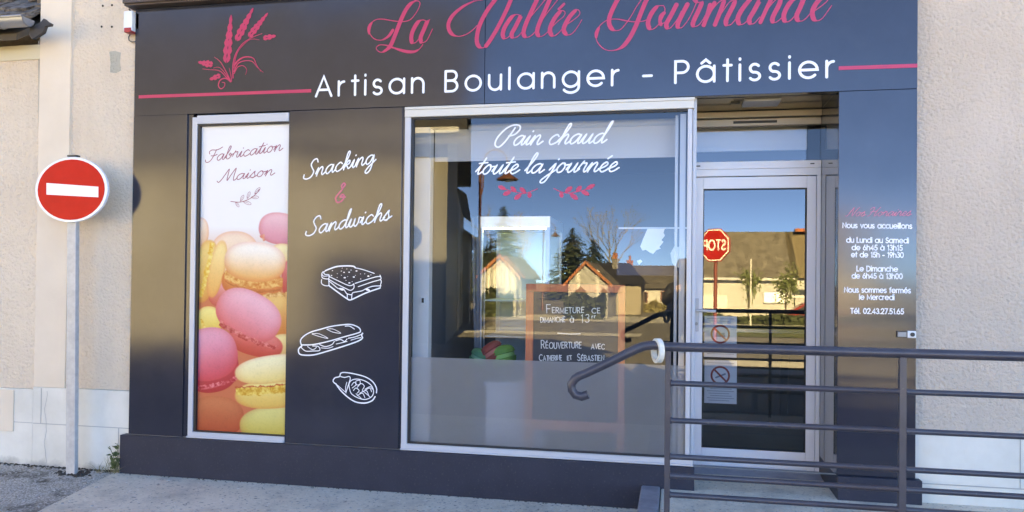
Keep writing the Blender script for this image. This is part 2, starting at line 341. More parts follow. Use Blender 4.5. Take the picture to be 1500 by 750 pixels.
# geometric sans, cap height 1, x-height .72
X = .72; H = X/2
def _bowl(cx): return arc(cx, H, H, H, 0, 360, 22)
SANS = {
 'a': (.80, [_bowl(H), [(X,X),(X,0)]]), 'b': (.80, [_bowl(H), [(0,1.04),(0,0)]]), 'c': (.66, [arc(H,H,H,H,48,312,18)]),
 'd': (.80, [_bowl(H), [(X,1.04),(X,0)]]), 'e': (.78, [[(0,H),(X,H)]+arc(H,H,H,H,0,318,20)]),
 'f': (.36, [[(.34,1.02)]+arc(.27,.85,.15,.18,90,180,6)+[(.12,0)], [(0,X),(.32,X)]]),
 'g': (.80, [_bowl(H), [(X,X),(X,0)]+arc(H,0,H,.28,0,-150,12)]),
 'h': (.64, [[(0,1.04),(0,0)], [(0,.4)]+arc(.28,.42,.28,.30,180,0,12)+[(.56,0)]]), 'i': (.09, [[(0,X),(0,0)], [(0,.96),(0,1.0)]]),
 'l': (.09, [[(0,1.04),(0,0)]]), 'm': (1.02, [[(0,X),(0,0)], arc(.235,.44,.235,.28,180,0,10)+[(.47,0)], arc(.705,.44,.235,.28,180,0,10)+[(.94,0)]]),
 'n': (.64, [[(0,X),(0,0)], arc(.28,.42,.28,.30,180,0,12)+[(.56,0)]]), 'o': (.80, [_bowl(H)]),
 'r': (.36, [[(0,X),(0,0)], [(0,.40)]+arc(.28,.40,.28,.30,180,92,8)]),
 's': (.50, [arc(.21,.53,.19,.19,35,270,12)[:-1]+arc(.21,.17,.21,.18,90,-150,12)]),
 't': (.36, [[(.16,.98),(.16,0)], [(0,X),(.32,X)]]), 'u': (.64, [[(0,X)]+arc(.28,.29,.28,.30,180,360,12)+[(.56,X)], [(.56,X),(.56,0)]]),
 'v': (.60, [[(0,X),(.28,0),(.56,X)]]), 'j': (.2, [[(.1,X),(.1,-.2),(0,-.28)], [(.1,.96),(.1,1)]]),
 'A': (.86, [[(0,0),(.40,1),(.80,0)], [(.13,.32),(.67,.32)]]),
 'B': (.66, [[(0,0),(0,1)], [(0,1),(.30,1)]+arc(.30,.765,.235,.235,90,-90,10)+[(0,.53)], [(.3,.53)]+arc(.30,.265,.27,.265,90,-90,10)+[(0,0)]]),
 'C': (.90, [arc(.48,.5,.48,.5,48,312,20)]), 'D': (.78, [[(0,0),(0,1),(.25,1)]+arc(.25,.5,.47,.5,90,-90,16)+[(0,0)]]),
 'E': (.56, [[(.50,1),(0,1),(0,0),(.50,0)], [(0,.52),(.44,.52)]]), 'F': (.56, [[(.52,1),(0,1),(0,0)], [(0,.52),(.44,.52)]]),
 'H': (.7, [[(0,1),(0,0)], [(.62,1),(.62,0)], [(0,.5),(.62,.5)]]), 'I': (.1, [[(0,1),(0,0)]]),
 'L': (.50, [[(0,1),(0,0),(.44,0)]]), 'M': (.92, [[(0,0),(0,1),(.42,.15),(.84,1),(.84,0)]]), 'N': (.74, [[(0,0),(0,1),(.66,0),(.66,1)]]),
 'O': (1.02, [arc(.5,.5,.48,.5,0,360,24)]), 'P': (.62, [[(0,0),(0,1),(.28,1)]+arc(.28,.73,.27,.27,90,-90,12)+[(0,.46)]]),
 'R': (.64, [[(0,0),(0,1),(.28,1)]+arc(.28,.74,.26,.26,90,-90,12)+[(0,.48)], [(.26,.48),(.56,0)]]),
 'S': (.60, [arc(.27,.74,.23,.26,30,270,12)[:-1]+arc(.27,.25,.27,.24,90,-155,12)]),
 'T': (.60, [[(0,1),(.56,1)], [(.28,1),(.28,0)]]), 'U': (.74, [[(0,1)]+arc(.33,.32,.33,.32,180,360,14)+[(.66,1)]]), 'V': (.74, [[(0,1),(.34,0),(.68,1)]]),
 '0': (.68, [arc(.30,.5,.30,.5,0,360,22)]), '1': (.36, [[(.06,.84),(.22,1),(.22,0)]]), '2': (.62, [arc(.27,.72,.27,.28,170,-35,12)+[(0,0),(.56,0)]]),
 '3': (.60, [arc(.25,.77,.22,.23,150,-90,10), arc(.25,.27,.27,.27,90,-150,12)]), '4': (.66, [[(.46,0),(.46,1),(0,.26),(.60,.26)]]),
 '5': (.62, [[(.50,1),(.14,1),(.06,.52)]+arc(.26,.31,.28,.31,110,-150,14)]), '6': (.64, [arc(.29,.30,.28,.30,0,360,18), [(.36,1),(.04,.42)]]),
 '7': (.56, [[(0,1),(.52,1),(.16,0)]]), '9': (.64, [arc(.28,.70,.28,.30,0,360,18), [(.20,0),(.53,.58)]]),
 '-': (.42, [[(.02,.38),(.38,.38)]]), '.': (.12, [[(.02,.02),(.05,.02)]]), ' ': (.36, []),
}
ACC = {'é': ('e', [[(.28,.86),(.44,1.04)]]), 'à': ('a', [[(.24,1.04),(.40,.86)]]), 'â': ('a', [[(.18,.86),(.36,1.02),(.54,.86)]]), 'É': ('E', [[(.2,1.1),(.36,1.26)]])}
for k, (b, ex) in ACC.items(): SANS[k] = (SANS[b][0], SANS[b][1]+ex)
# monoline script, x-height 1, written upright and sheared afterwards
SCR = {
 'a': (1.05, [[(.82,.88),(.55,1.0),(.22,.78),(.1,.35),(.3,.0),(.6,.22),(.85,.92),(.8,.3),(.92,.02),(1.2,.35)]]),
 'b': (.98, [[(0,.3),(.35,1.2),(.5,1.9),(.36,2.1),(.24,1.7),(.2,.6),(.32,.05),(.62,.06),(.8,.5),(.66,.88),(.5,.7),(.7,.55),(1.05,.75)]]),
 'c': (.82, [[(.74,.8),(.52,1.0),(.2,.75),(.1,.35),(.3,.0),(.6,.08),(.95,.38)]]),
 'd': (1.05, [[(.8,.88),(.55,1.0),(.22,.78),(.1,.35),(.3,.0),(.6,.2),(.85,1.0),(.98,1.7),(1.0,2.2),(.86,1.9),(.8,.9),(.8,.3),(.92,.02),(1.2,.35)]]),
 'e': (.80, [[(0,.3),(.4,.48),(.62,.78),(.45,1.0),(.2,.75),(.14,.3),(.34,.0),(.6,.06),(.92,.38)]]),
 'g': (1.02, [[(.82,.88),(.55,1.0),(.22,.78),(.1,.35),(.3,.0),(.6,.22),(.85,.92),(.85,.2),(.75,-.7),(.45,-1.05),(.25,-.85),(.5,-.35),(1.15,.35)]]),
 'h': (1.0, [[(0,.3),(.4,1.2),(.55,1.9),(.43,2.1),(.3,1.7),(.2,0)], [(.2,.1),(.32,.65),(.6,1.0),(.75,.8),(.7,.25),(.84,.02),(1.15,.35)]]),
 'i': (.50, [[(0,.3),(.25,.92),(.2,.25),(.32,.02),(.62,.35)], [(.33,1.38),(.36,1.44)]]),
 'j': (.55, [[(0,.3),(.32,.95),(.25,.0),(.05,-.9),(-.25,-1.05),(-.35,-.8),(0,-.3),(.65,.38)], [(.40,1.38),(.43,1.44)]]),
 'k': (.92, [[(0,.3),(.4,1.2),(.55,1.9),(.43,2.1),(.3,1.7),(.2,0)], [(.22,.2),(.5,.9),(.72,.95),(.66,.6),(.3,.48),(.52,.35),(.7,.03),(1.05,.35)]]),
 'l': (.50, [[(0,.3),(.35,1.2),(.5,1.95),(.36,2.15),(.22,1.6),(.18,.4),(.32,.02),(.62,.35)]]),
 'm': (1.45, [[(0,.3),(.2,.95),(.15,0)], [(.15,.1),(.3,.7),(.5,1.0),(.62,.8),(.58,0)], [(.58,.1),(.75,.7),(.98,1.0),(1.12,.8),(1.08,.25),(1.2,.02),(1.5,.35)]]),
 'n': (.98, [[(0,.3),(.2,.95),(.15,0)], [(.15,.1),(.3,.7),(.56,1.0),(.7,.8),(.66,.25),(.8,.02),(1.12,.35)]]),
 'o': (.92, [[(.6,.95),(.35,.98),(.1,.5),(.25,.05),(.55,.1),(.7,.55),(.56,.95),(.62,.8),(1.0,.82)]]),
 'r': (.82, [[(0,.3),(.25,1.12),(.3,.92),(.58,.92),(.55,.3),(.68,.02),(.95,.35)]]),
 's': (.72, [[(0,.3),(.42,1.08),(.44,.75),(.56,.35),(.42,.0),(.14,.08),(.4,.05),(.85,.38)]]),
 't': (.56, [[(0,.3),(.35,1.2),(.44,1.75),(.3,1.0),(.24,.4),(.34,.02),(.68,.35)], [(.0,1.18),(.75,1.26)]]),
 'u': (1.0, [[(0,.3),(.22,.95),(.16,.3),(.3,.0),(.56,.25),(.76,.95),(.72,.3),(.84,.02),(1.15,.35)]]),
 'w': (1.2, [[(0,.3),(.2,.95),(.15,.2),(.34,0),(.52,.3),(.6,.9),(.6,.2),(.8,0),(1.0,.4),(1.02,.95),(1.3,.85)]]),
 'S': (1.15, [[(1.15,1.7),(.98,2.1),(.65,2.05),(.45,1.6),(.62,1.15),(.88,.65),(.72,.1),(.3,-.08),(-.1,.1),(-.12,.5)]]),
 'F': (1.15, [[(.85,1.85),(.7,1.0),(.5,.3),(.2,-.05),(-.15,.05),(-.25,.4)], [(.1,1.3),(-.02,1.65),(.25,1.92),(.8,1.8),(1.2,1.9),(1.55,2.15)], [(.35,.95),(.75,.9),(1.1,1.05)]]),
 'M': (1.75, [[(-.35,.2),(-.15,-.05),(.1,.3),(.45,1.4),(.68,2.05),(.72,1.1),(.8,.1),(1.1,1.1),(1.45,2.05),(1.45,.9),(1.5,.1),(1.65,.0),(1.9,.35)]]),
 'P': (1.25, [[(.85,1.85),(.7,1.1),(.42,.2),(.1,-.15),(-.3,.15),(-.35,.9),(.05,1.75),(.6,2.12),(1.15,2.05),(1.35,1.65),(1.1,1.15),(.62,.98)]]),
 'N': (1.4, [[(-.25,.1),(.05,.1),(.3,1.0),(.6,2.0),(.72,1.2),(.9,.05),(1.15,1.0),(1.4,1.9),(1.6,2.0)]]),
 'H': (1.5, [[(-.1,1.5),(.1,1.9),(.5,2.0),(.42,1.1),(.15,.1),(-.15,.0)], [(1.45,2.0),(1.2,1.4),(1.0,.4),(1.1,.0),(1.45,.35)], [(.1,.9),(.6,1.05),(1.2,1.05)]]),
 '&': (1.1, [[(.55,1.55),(.75,1.95),(.6,2.15),(.45,1.9),(.55,1.45),(.35,1.1),(.1,.55),(.3,.0),(.7,.1),(.85,.6),(.65,.85),(.5,.6),(.95,.5)]]),
 ' ': (.62, []),
}
SCR['é'] = (SCR['e'][0], SCR['e'][1]+[[(.42,1.35),(.68,1.65)]])
def layout(text, font, track=0.0):
    x = 0; out = []
    for ch in text:
        adv, st = font[ch]
        for s_ in st: out.append([(px+x, py) for px, py in s_])
        x += adv+track
    return out, x-track
def write(name, m, parent, y, text, font, p0, p1, size, wd, track=0.0, shear=0.0, n=0):
    """text along the baseline p0->p1 (x,z metres), stretched in x to fill it; one mesh per word"""
    _, W = layout(text, font, track)
    p0, p1 = Vector(p0), Vector(p1); d = p1-p0; sx = d.length/W; e = d.normalized(); up = Vector((-e.y, e.x))
    x = 0; ink = Ink(y); k0 = 0
    for i, ch in enumerate(text+' '):
        adv, st = font[ch]
        if ch == ' ':
            if ink.k: ink.build(name, m, parent)
            ink = Ink(y)
        for s_ in st:
            q = smooth(s_, n) if n and len(s_) > 2 else s_
            ink.stroke([p0+e*((x+a+shear*b*size/sx)*sx)+up*(b*size) for a, b in q], wd)
        x += adv+track
def FX(px, py, y=0.0):
    p = at(px, py, y); return (p.x, p.z)
def nib(thin, thick):
    def f(pts, i):
        a = pts[max(i-1,0)]; b = pts[min(i+1,len(pts)-1)]; d = (b-a)
        if d.length < 1e-6: return thin
        d.normalize(); k = max(0, min(1, -d.y*1.3-.12)); k = k*k*(3-2*k)
        return thin+(thick-thin)*k
    return f

# ================================================================== GROUND
def gz(y):                       # the far side of the crossing lies lower
    return 0.0 if y > -9 else (-1.4*(-9-y)/46 if y > -55 else -1.4)
def sheet(name, x0, x1, ys, m, lift=0.0, kind=True):
    b = MB(); vs = []
    for y in ys: vs += [(x0, y, gz(y)+lift), (x1, y, gz(y)+lift)]
    b.add(vs, [(2*i, 2*i+1, 2*i+3, 2*i+2) for i in range(len(ys)-1)])
    o = b.build(name, m); return struct(o) if kind else o
sheet('road', -500, 500, [500, 0, -9, -20, -32, -44, -55, -120, -900], M['road'])
# forecourt: gravelly asphalt on the left, pale concrete along the shop
a0, a1 = gat(176, 693), gat(70, 746)
dirn = (a1-a0).normalized(); far = a0+dirn*1.9; nearb = a0-dirn*.25
b = MB(); b.add([(-30, .06, .004), (nearb.x, .06, .004), (far.x, far.y, .004), (-30, far.y, .004)], [(0,1,2,3)]); struct(b.build('gravel_verge', M['gravel']))
b = MB(); b.add([(nearb.x, .06, .008), (.2, .06, .008), (.2, -3.0, .008), (far.x-.8, -3.0, .008), (far.x, far.y, .008)], [(0,1,2,3,4)]); struct(b.build('pavement', M['concrete']))
b = MB().box(-.084, 7.5, -1.86, .62, -.1, .150); struct(b.build('landing', M['concrete'], bevel=.01))
b = MB().box(-.21, -.088, -1.86, -.043, -.1, .168); struct(b.build('landing_kerb', M['kerbblue'], bevel=.012))
b = MB().prism([(.135, .585, .1505), (.135, .585, .178), (.135, .44, .1505)], (.862, 0, 0)); struct(b.build('threshold_ramp', M['kerbblue']))

# ================================================================== THE BAKERY BUILDING
shop = thing('bakery_building', 'pale roughcast building with a dark glossy bakery shopfront and pink lettering', 'building')
xl, xr = -4.057, 1.458
XW = -4.935
b = MB()
b.box(-4.655, -4.0, .06, .4, .618, 6.2)                     # strip of roughcast left of the shopfront
b.box(-4.655, 1.0, .12, .4, 3.5, 6.2)
b.build('wall', M['cast'], shop)
b = MB().box(XW, -4.655, .035, .4, .618, 6.2); b.build('pilaster', M['smooth'], shop)
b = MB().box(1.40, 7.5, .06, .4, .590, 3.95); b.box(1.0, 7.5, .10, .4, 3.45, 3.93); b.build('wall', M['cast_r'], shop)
b = MB().box(XW, -4.0, .03, .4, -.2, .616); b.build('wall_base', M['white_base'], shop)
b = MB().box(1.40, 7.5, .03, .4, -.2, .588); b.build('wall_base', M['white_base'], shop)
def joint(x0, x1, z0, z1, par, y=.0275): MB().box(x0, x1, y, .05, z0, z1).build('block_joint', M['joint'], par)
joint(-4.93, -4.06, .331, .336, shop)
for x, z0, z1 in ((-4.59,.337,.61), (-4.165,.02,.330), (-4.86,.337,.61)): joint(x-.0026, x+.0026, z0, z1, shop)
joint(1.47, 7, .265, .271, shop); joint(2.05, 2.055, .272, .588, shop)
rj = random.Random(4); q = MB(); z = .03; x = -4.80; pts_ = []
while z < .60: pts_.append((x, .0272, z)); z += .028; x += rj.uniform(-.008, .009)
for p_, q_ in zip(pts_, pts_[1:]): q.quad((p_[0]-.0018,.0285,p_[2]), (p_[0]+.0018,.0285,p_[2]), (q_[0]+.0018,.0285,q_[2]), (q_[0]-.0018,.0285,q_[2]))
q.build('crack', M['joint'], shop)
# body and roof behind (these throw the shade the photograph is taken in)
b = MB(); b.box(XW, 1.0, .41, 9, 2.98, 6.2); b.prism([(XW,.0,6.2), (XW,9,6.2), (XW,4.5,11.3)], (1.0-XW,0,0)); b.box(1.02, 7.5, .41, 8.5, 2.98, 3.9)
b.box(XW, -2.1, .41, 9, -.2, 2.97); b.box(XW, 7.5, 5.2, 9, -.2, 2.97); b.box(3.2, 7.5, .41, 5.2, -.2, 2.97)
b.build('upper_storey', M['cast'], shop)
b = MB(); b.prism([(XW-.2,-.25,6.15), (XW-.2,4.5,11.4), (XW-.2,9.3,6.15), (XW-.2,9.3,6.35), (XW-.2,4.5,11.6), (XW-.2,-.25,6.35)], (6.4,0,0)); b.box(1.0,7.7,-.05,8.7,3.96,4.08)
b.build('roof', M['roof_dark'], shop)

# fascia: two big boards with a seam
seam = -1.308
b = MB(); b.box(xl, seam-.0015, 0, .058, 2.716, 3.535); fas1 = b.build('fascia_board', M['panel'], shop, bevel=.002)
b = MB(); b.box(seam+.0015, xr, 0, .058, 2.716, 3.535); fas2 = b.build('fascia_board', M['panel'], shop, bevel=.002)
b = MB().box(xl, xr, .0585, .11, 2.72, 3.53); b.build('backing', M['dark'], shop)
b = MB(); b.box(-4.10, -1.2, -.075, .11, 3.537, 3.70); b.box(-4.10, -1.2, -.095, -.076, 3.55, 3.70); b.build('awning_cassette', M['brown'], shop, bevel=.004)
b = MB().box(xl, -3.602, .0003, .058, .2995, 2.7156); lp = b.build('side_panel', M['panel'], shop, bevel=.0005)
b = MB().box(-2.772, -1.902, .001, .059, .2995, 2.7135); sp = b.build('side_panel', M['panel'], shop, bevel=.002)
b = MB().box(1.0, xr, 0, .058, .2985, 2.7145); hp = b.build('side_panel', M['panel'], shop, bevel=.002)
b = MB(); b.box(-4.10, .128, -.04, .06, -.1, .297); b.box(1.0, 1.487, -.04, .06, .1, .297); b.box(1.001, 1.06, .061, .62, .1, .285)
b.build('plinth', M['plinth'], shop, bevel=.003)
b = MB(); b.box(xl, xr-.46+.0, -.002, .03, .2975, .2992); b.build('plinth_seam', M['alu_dk'], shop)
# ------------------------------------------------ pink and white lettering on the fascia
PY = -.0022
def Tz(pts, ox, oy, s): return [FX(ox+a/s, oy+b/s) for a, b in pts]
ink = Ink(PY); thk = .030; thn = .0065; nb = nib(thn, thk)
def tr(pts, o, wd=None, n=8): ink.stroke(smooth(Tz(pts, *o), n), wd or nb)
A_ = (530, 0, 8.335); B_ = (640, 0, 6.522); C_ = (860, 0, 8.333); D_ = (1020, 0, 7.143)
# L
tr([(380,370),(330,440),(260,485),(200,490),(140,465),(95,400),(90,340),(120,280),(180,240),(260,235),(350,250),(440,262),(530,262),(600,235),(670,150),(710,60),(700,20),(660,10)], A_, nib(thn, .022))
def grow(a, bb):
    return lambda pts, i: a+(bb-a)*math.sin(math.pi*i/(len(pts)-1))**.7
tr([(92,420),(88,365),(100,315),(130,270)], A_, grow(.006, .026))
tr([(660,10),(600,45),(540,120),(490,220),(450,320),(400,450),(350,560),(300,610),(240,640),(190,615),(180,580),(220,550),(300,555),(390,585),(520,620),(620,630),(690,610),(730,570),(745,545)], A_, None)
tr([(390,585),(470,612),(560,632),(640,632),(700,605)], A_, grow(.006, .022))
tr([(800,262),(740,245),(680,280),(620,390),(605,480),(625,525),(670,510),(730,420),(800,262),(760,360),(720,460),(735,520),(790,500),(830,430),(865,355)], A_)
# V
tr([(440,0),(350,15),(250,65),(160,140),(115,215),(115,280),(150,330),(210,348),(280,330),(340,290),(385,245)], B_, nib(thn, .028))
tr([(590,-40),(540,20),(470,120),(410,240),(385,340),(385,410),(410,450),(450,455),(500,410),(570,290),(640,150),(720,-30),(760,-90)], B_, None)
tr([(470,440),(520,370),(590,250),(660,110),(715,-20)], B_, .029)
# allée
tr([(800,150),(760,140),(710,170),(650,260),(630,330),(650,368),(690,350),(750,270),(805,150),(750,260),(715,330),(735,362),(780,345),(830,280)], B_)
tr([(830,280),(900,160),(1010,30),(1060,-40),(1040,-90),(980,-40),(900,120),(840,260),(830,330),(860,358),(910,335),(960,280)], B_)
tr([(960,280),(1030,160),(1130,30),(1180,-40),(1160,-90),(1100,-40),(1030,110),(970,250),(960,320),(990,350),(1040,325),(1090,270)], B_)
tr([(1090,270),(1150,210),(1210,160),(1225,120),(1190,105),(1130,170),(1085,260),(1085,315),(1115,345),(1160,320),(1220,250)], B_)
tr([(1220,250),(1300,195),(1355,150),(1365,115),(1335,95),(1270,160),(1220,250),(1215,300),(1250,335),(1300,315),(1350,250),(1385,190)], B_)
tr([(1165,88),(1215,40)], B_, .018)
# G (drawn like a tall looped initial)
tr([(430,-120),(380,-20),(310,120),(270,230),(275,310),(320,365),(390,370),(450,320),(530,210),(600,90),(660,0),(720,-110)], C_, None)
tr([(760,-60),(715,20),(650,180),(590,330),(510,480),(420,580),(310,618),(210,600),(130,520),(110,430),(140,340),(200,275),(270,240),(370,235),(480,255),(580,268),(680,260),(745,235)], C_, nib(thn, .030))
tr([(112,470),(118,400),(150,330)], C_, grow(.008, .026))
tr([(940,160),(900,200),(890,260),(900,300)], C_, .024)
# ourmande
tr([(930,70),(860,80),(790,160),(745,270),(760,345),(810,355),(880,290),(935,190),(950,110),(930,68)], C_)
tr([(895,295),(940,280),(1000,220)], C_, thn)
tr([(1090,60),(1030,180),(970,290),(980,340),(1020,340),(1100,240),(1150,140)], C_)
tr([(1225,55),(1165,170),(1110,290),(1115,335),(1160,335),(1230,250),(1290,140),(1340,20)], C_)
tr([(1310,5),(1350,30),(1395,35),(1370,110),(1300,260),(1295,310),(1325,325),(1370,300),(1420,230),(1500,80)], C_)
tr([(1500,60),(1470,170),(1425,310)], C_, .026)
tr([(190,30),(130,140),(75,265)], D_, .026)
tr([(80,250),(170,100),(240,20),(285,10),(270,70),(195,260)], D_, nib(thn,.028))
tr([(195,250),(290,100),(350,20),(390,10),(395,40),(340,150),(310,220),(320,262),(365,255),(420,190)], D_)
tr([(660,5),(580,-10),(500,70),(440,170),(440,235),(475,258),(530,220),(600,120),(660,10),(600,120),(555,200),(565,245),(605,245),(665,180)], D_)
tr([(800,-40),(740,80),(670,235)], D_, .026)
tr([(675,225),(760,80),(830,0),(870,-10),(870,40),(800,180),(800,225),(830,235),(880,200),(920,150)], D_)
tr([(1050,-20),(980,30),(920,140),(920,210),(955,230),(1010,190),(1080,80),(1160,-110),(1090,70),(1050,160),(1060,210),(1100,222),(1150,190),(1200,130)], D_)
tr([(1200,140),(1300,70),(1370,10),(1380,-30),(1340,-40),(1260,30),(1215,120),(1225,195),(1270,218),(1320,190),(1380,110),(1415,60)], D_)
ink.build('shop_name', M['pink'], fas2)
# second line, geometric sans
p0, p1 = FX(463, 141.2), FX(1224, 112.6)
write('trade_name', M['white'], fas2, PY, 'Artisan Boulanger - Pâtissier', SANS, p0, p1, .141, .0175, track=.32)
ink = Ink(PY)
ink.stroke([FX(203.4,142), FX(456,133)], .024, cap=False); ink.build('pink_rule', M['pink'], fas1)
ink = Ink(PY)
ink.stroke([FX(1228.5,100), FX(1343.8,96.2)], .024, cap=False); ink.build('pink_rule', M['pink'], fas2)
# wheat emblem
ink = Ink(PY); W_ = (280, 15, 6.25)
def ear(base, tip, wide, rows):
    b0, t0 = Vector(FX(280+base[0]/6.25, 15+base[1]/6.25)), Vector(FX(280+tip[0]/6.25, 15+tip[1]/6.25)); d = t0-b0; Ln = d.length; e = d.normalized(); nr = Vector((-e.y, e.x)); wd = wide/6.25*.0056
    for k in range(rows):
        t = (k+.1)/rows; ww = wd*1.2*min(1, .62+t*1.6)*(1-t)**.55; h = Ln/rows
        for sgn in (-1, 1):
            c0 = b0+e*(t*Ln)
            g0 = c0+nr*sgn*ww*.10; g1 = c0+e*h*1.40+nr*sgn*ww*.42*(1-t); gd = g1-g0; gn = Vector((-gd.y, gd.x)).normalized()*(-1 if Vector((-gd.y, gd.x)).dot(nr)*sgn < 0 else 1)
            ink.fill([g0, g0+gd*.22+gn*ww*.40, g0+gd*.5+gn*ww*.52, g0+gd*.8+gn*ww*.30, g1, g0+gd*.72-gn*ww*.20, g0+gd*.35-gn*ww*.24])
    ink.fill([t0-e*Ln*.20+nr*wd*.30, t0-e*Ln*.20-nr*wd*.30, t0+e*Ln*.03])
for a_ in (((322,492),(366,75),58,6), ((412,285),(560,0),52,6), ((525,250),(692,40),44,6), ((655,258),(762,238),36,3), ((205,500),(80,478),44,4), ((275,595),(185,630),36,3)): ear(*a_)
def st(pts, a0=.004, a1=.011): ink.stroke(smooth(Tz(pts, *W_), 7), lambda p, i: a0+(a1-a0)*(i/(len(p)-1)))
st([(650,215),(560,250),(470,310),(410,400),(385,500),(385,620)]); st([(625,272),(540,270),(450,350),(410,430),(395,530)], .003, .008)
st([(662,570),(610,525),(560,470),(490,465),(430,490),(395,560)], .003, .010); st([(640,560),(600,500),(570,440),(500,428),(440,455),(400,500)], .003, .014)
st([(500,590),(510,545),(480,510),(430,520),(395,580)], .003, .008); st([(350,530),(365,590),(372,650)], .003, .008)
st([(215,430),(270,475),(320,560),(365,655)], .003, .010); st([(105,538),(170,545),(260,555),(320,610),(360,655)], .003, .009); st([(205,530),(260,525),(310,575),(355,640)], .003, .007)
st([(365,655),(320,625),(270,640),(252,690),(275,720),(305,700),(310,668),(285,660)], .011, .005)
ink.build('wheat_emblem', M['pink'], fas1)

# ------------------------------------------------ snack panel: script words and three line drawings
py = .001+PY
write('menu_word', M['white'], sp, py, 'Snacking', SCR, FX(446,262,py), FX(548,238.5,py), .058, .0096, shear=.42, n=6)
write('menu_word', M['white'], sp, py, 'Sandwichs', SCR, FX(449,345,py), FX(571,321.5,py), .058, .0096, shear=.42, n=6)
write('ampersand', M['pink2'], sp, py, '&', SCR, FX(489,297,py), FX(507,294.5,py), .060, .0125, shear=.3, n=6)
ink = Ink(py)
def dr(pts, o, wd=.0062, n=5): ink.stroke(smooth([FX(o[0]+a/o[2], o[1]+b/o[2], py) for a, b in pts], n), wd)
Q = (415, 370, 8.108)
dr([(500,215),(560,190),(640,165),(740,158),(830,162),(855,180)], Q, .010); dr([(855,182),(940,200),(1080,247)], Q, .006)
dr([(500,215),(480,240),(500,260),(540,262),(548,290)], Q); dr([(475,225),(458,250),(462,295),(500,312),(540,312)], Q); dr([(460,255),(480,280),(540,275)], Q, .005)
dr([(548,285),(640,330),(760,385),(810,390),(838,370)], Q); dr([(838,375),(838,420),(800,448),(750,430),(640,375),(545,320)], Q); dr([(545,270),(540,330)], Q)
dr([(855,365),(960,330),(1100,288),(1155,285)], Q); dr([(1148,268),(1158,290),(1152,320),(1050,350),(890,405)], Q, .006); dr([(1155,320),(1165,345),(1155,385),(1150,420)], Q)
dr([(455,320),(455,365),(490,390),(540,390),(540,335)], Q); dr([(540,335),(600,385),(650,425),(710,430),(740,470),(760,490),(810,500),(830,475),(930,455),(980,430),(1060,400),(1160,395)], Q)
dr([(540,390),(640,465),(760,550),(795,562),(840,545),(980,480),(1150,420)], Q, .0095); dr([(760,490),(760,548)], Q); dr([(815,498),(812,545)], Q)
for x, y in ((650,435),(960,440)): ink.blob(FX(415+(x+40)/8.108, 370+y/8.108, py), .020, .008, -.3)
for x, y, r_ in ((700,185,5),(755,195,5),(805,207,6),(870,218,10),(585,215,6),(690,220,6),(722,235,9),(782,233,9),(642,250,5),(690,270,5),(573,272,8),(640,295,5),(730,298,12),(765,285,4),(838,290,11),(858,270,5),(917,253,5),(967,252,5),(1010,280,11),(1040,265,5),(920,313,6),(745,330,5),(785,360,11),(818,345,5)):
    ink.blob(FX(415+x/8.108, 370+y/8.108, py), r_*.00075, r_*.00045)
ink.build('sandwich_drawing', M['white'], sp)
ink = Ink(py); Q = (430, 460, 5.354)
dr([(60,240),(55,205),(85,170),(140,140),(210,120),(290,98),(380,85),(450,82),(510,105),(525,135),(500,150),(400,178),(270,215),(150,240),(60,242)], Q, .0085)
dr([(145,155),(200,155),(270,190),(215,180),(145,157)], Q, .004); dr([(260,118),(310,118),(370,150),(310,142),(262,120)], Q, .004); dr([(405,95),(440,95),(478,118)], Q, .006)
dr([(65,250),(40,275),(45,310),(80,322),(160,320),(270,290),(400,250),(500,215),(540,190),(535,170),(540,150)], Q, .0095)
dr([(60,262),(95,290),(150,290),(205,285),(195,255),(150,250)], Q); dr([(110,255),(150,280),(180,262)], Q, .005); dr([(205,240),(250,255),(300,240),(320,215)], Q); dr([(215,265),(270,268),(310,255)], Q, .005)
dr([(330,210),(370,200),(400,215),(420,195)], Q); dr([(335,235),(380,225),(420,215)], Q, .005); dr([(430,190),(480,180),(520,165),(545,152)], Q); dr([(450,205),(500,190),(530,185)], Q, .005)
ink.build('baguette_drawing', M['white'], sp)
ink = Ink(py)
dr([(325,545),(310,525),(325,500),(360,490),(370,465),(400,458),(470,468),(560,492),(620,530),(650,580),(650,618)], Q, .008)
dr([(370,490),(400,497),(435,490),(445,505),(435,540),(412,612)], Q); dr([(330,545),(370,600),(430,655),(490,690),(560,698),(615,680),(640,648)], Q, .009); dr([(335,550),(410,615)], Q, .005); dr([(418,535),(408,580),(412,620)], Q, .005)
dr([(440,590),(435,550),(455,520),(500,510),(560,525),(610,560),(628,610),(610,650),(560,670),(500,655),(455,625),(440,590)], Q)
for p_ in ([(455,560),(475,535),(490,555),(460,580)],[(490,525),(520,520),(520,550),(495,555),(488,530)],[(500,575),(530,545),(555,565),(540,595)],[(470,600),(490,580),(515,600),(500,620)],[(500,640),(540,620),(560,655)],[(520,620),(570,600),(590,640)],[(545,610),(595,580),(612,610)],[(560,590),(600,570),(618,590)],[(490,625),(530,660)],[(540,600),(600,650)]):
    dr(p_, Q, .005)
ink.build('wrap_drawing', M['white'], sp)

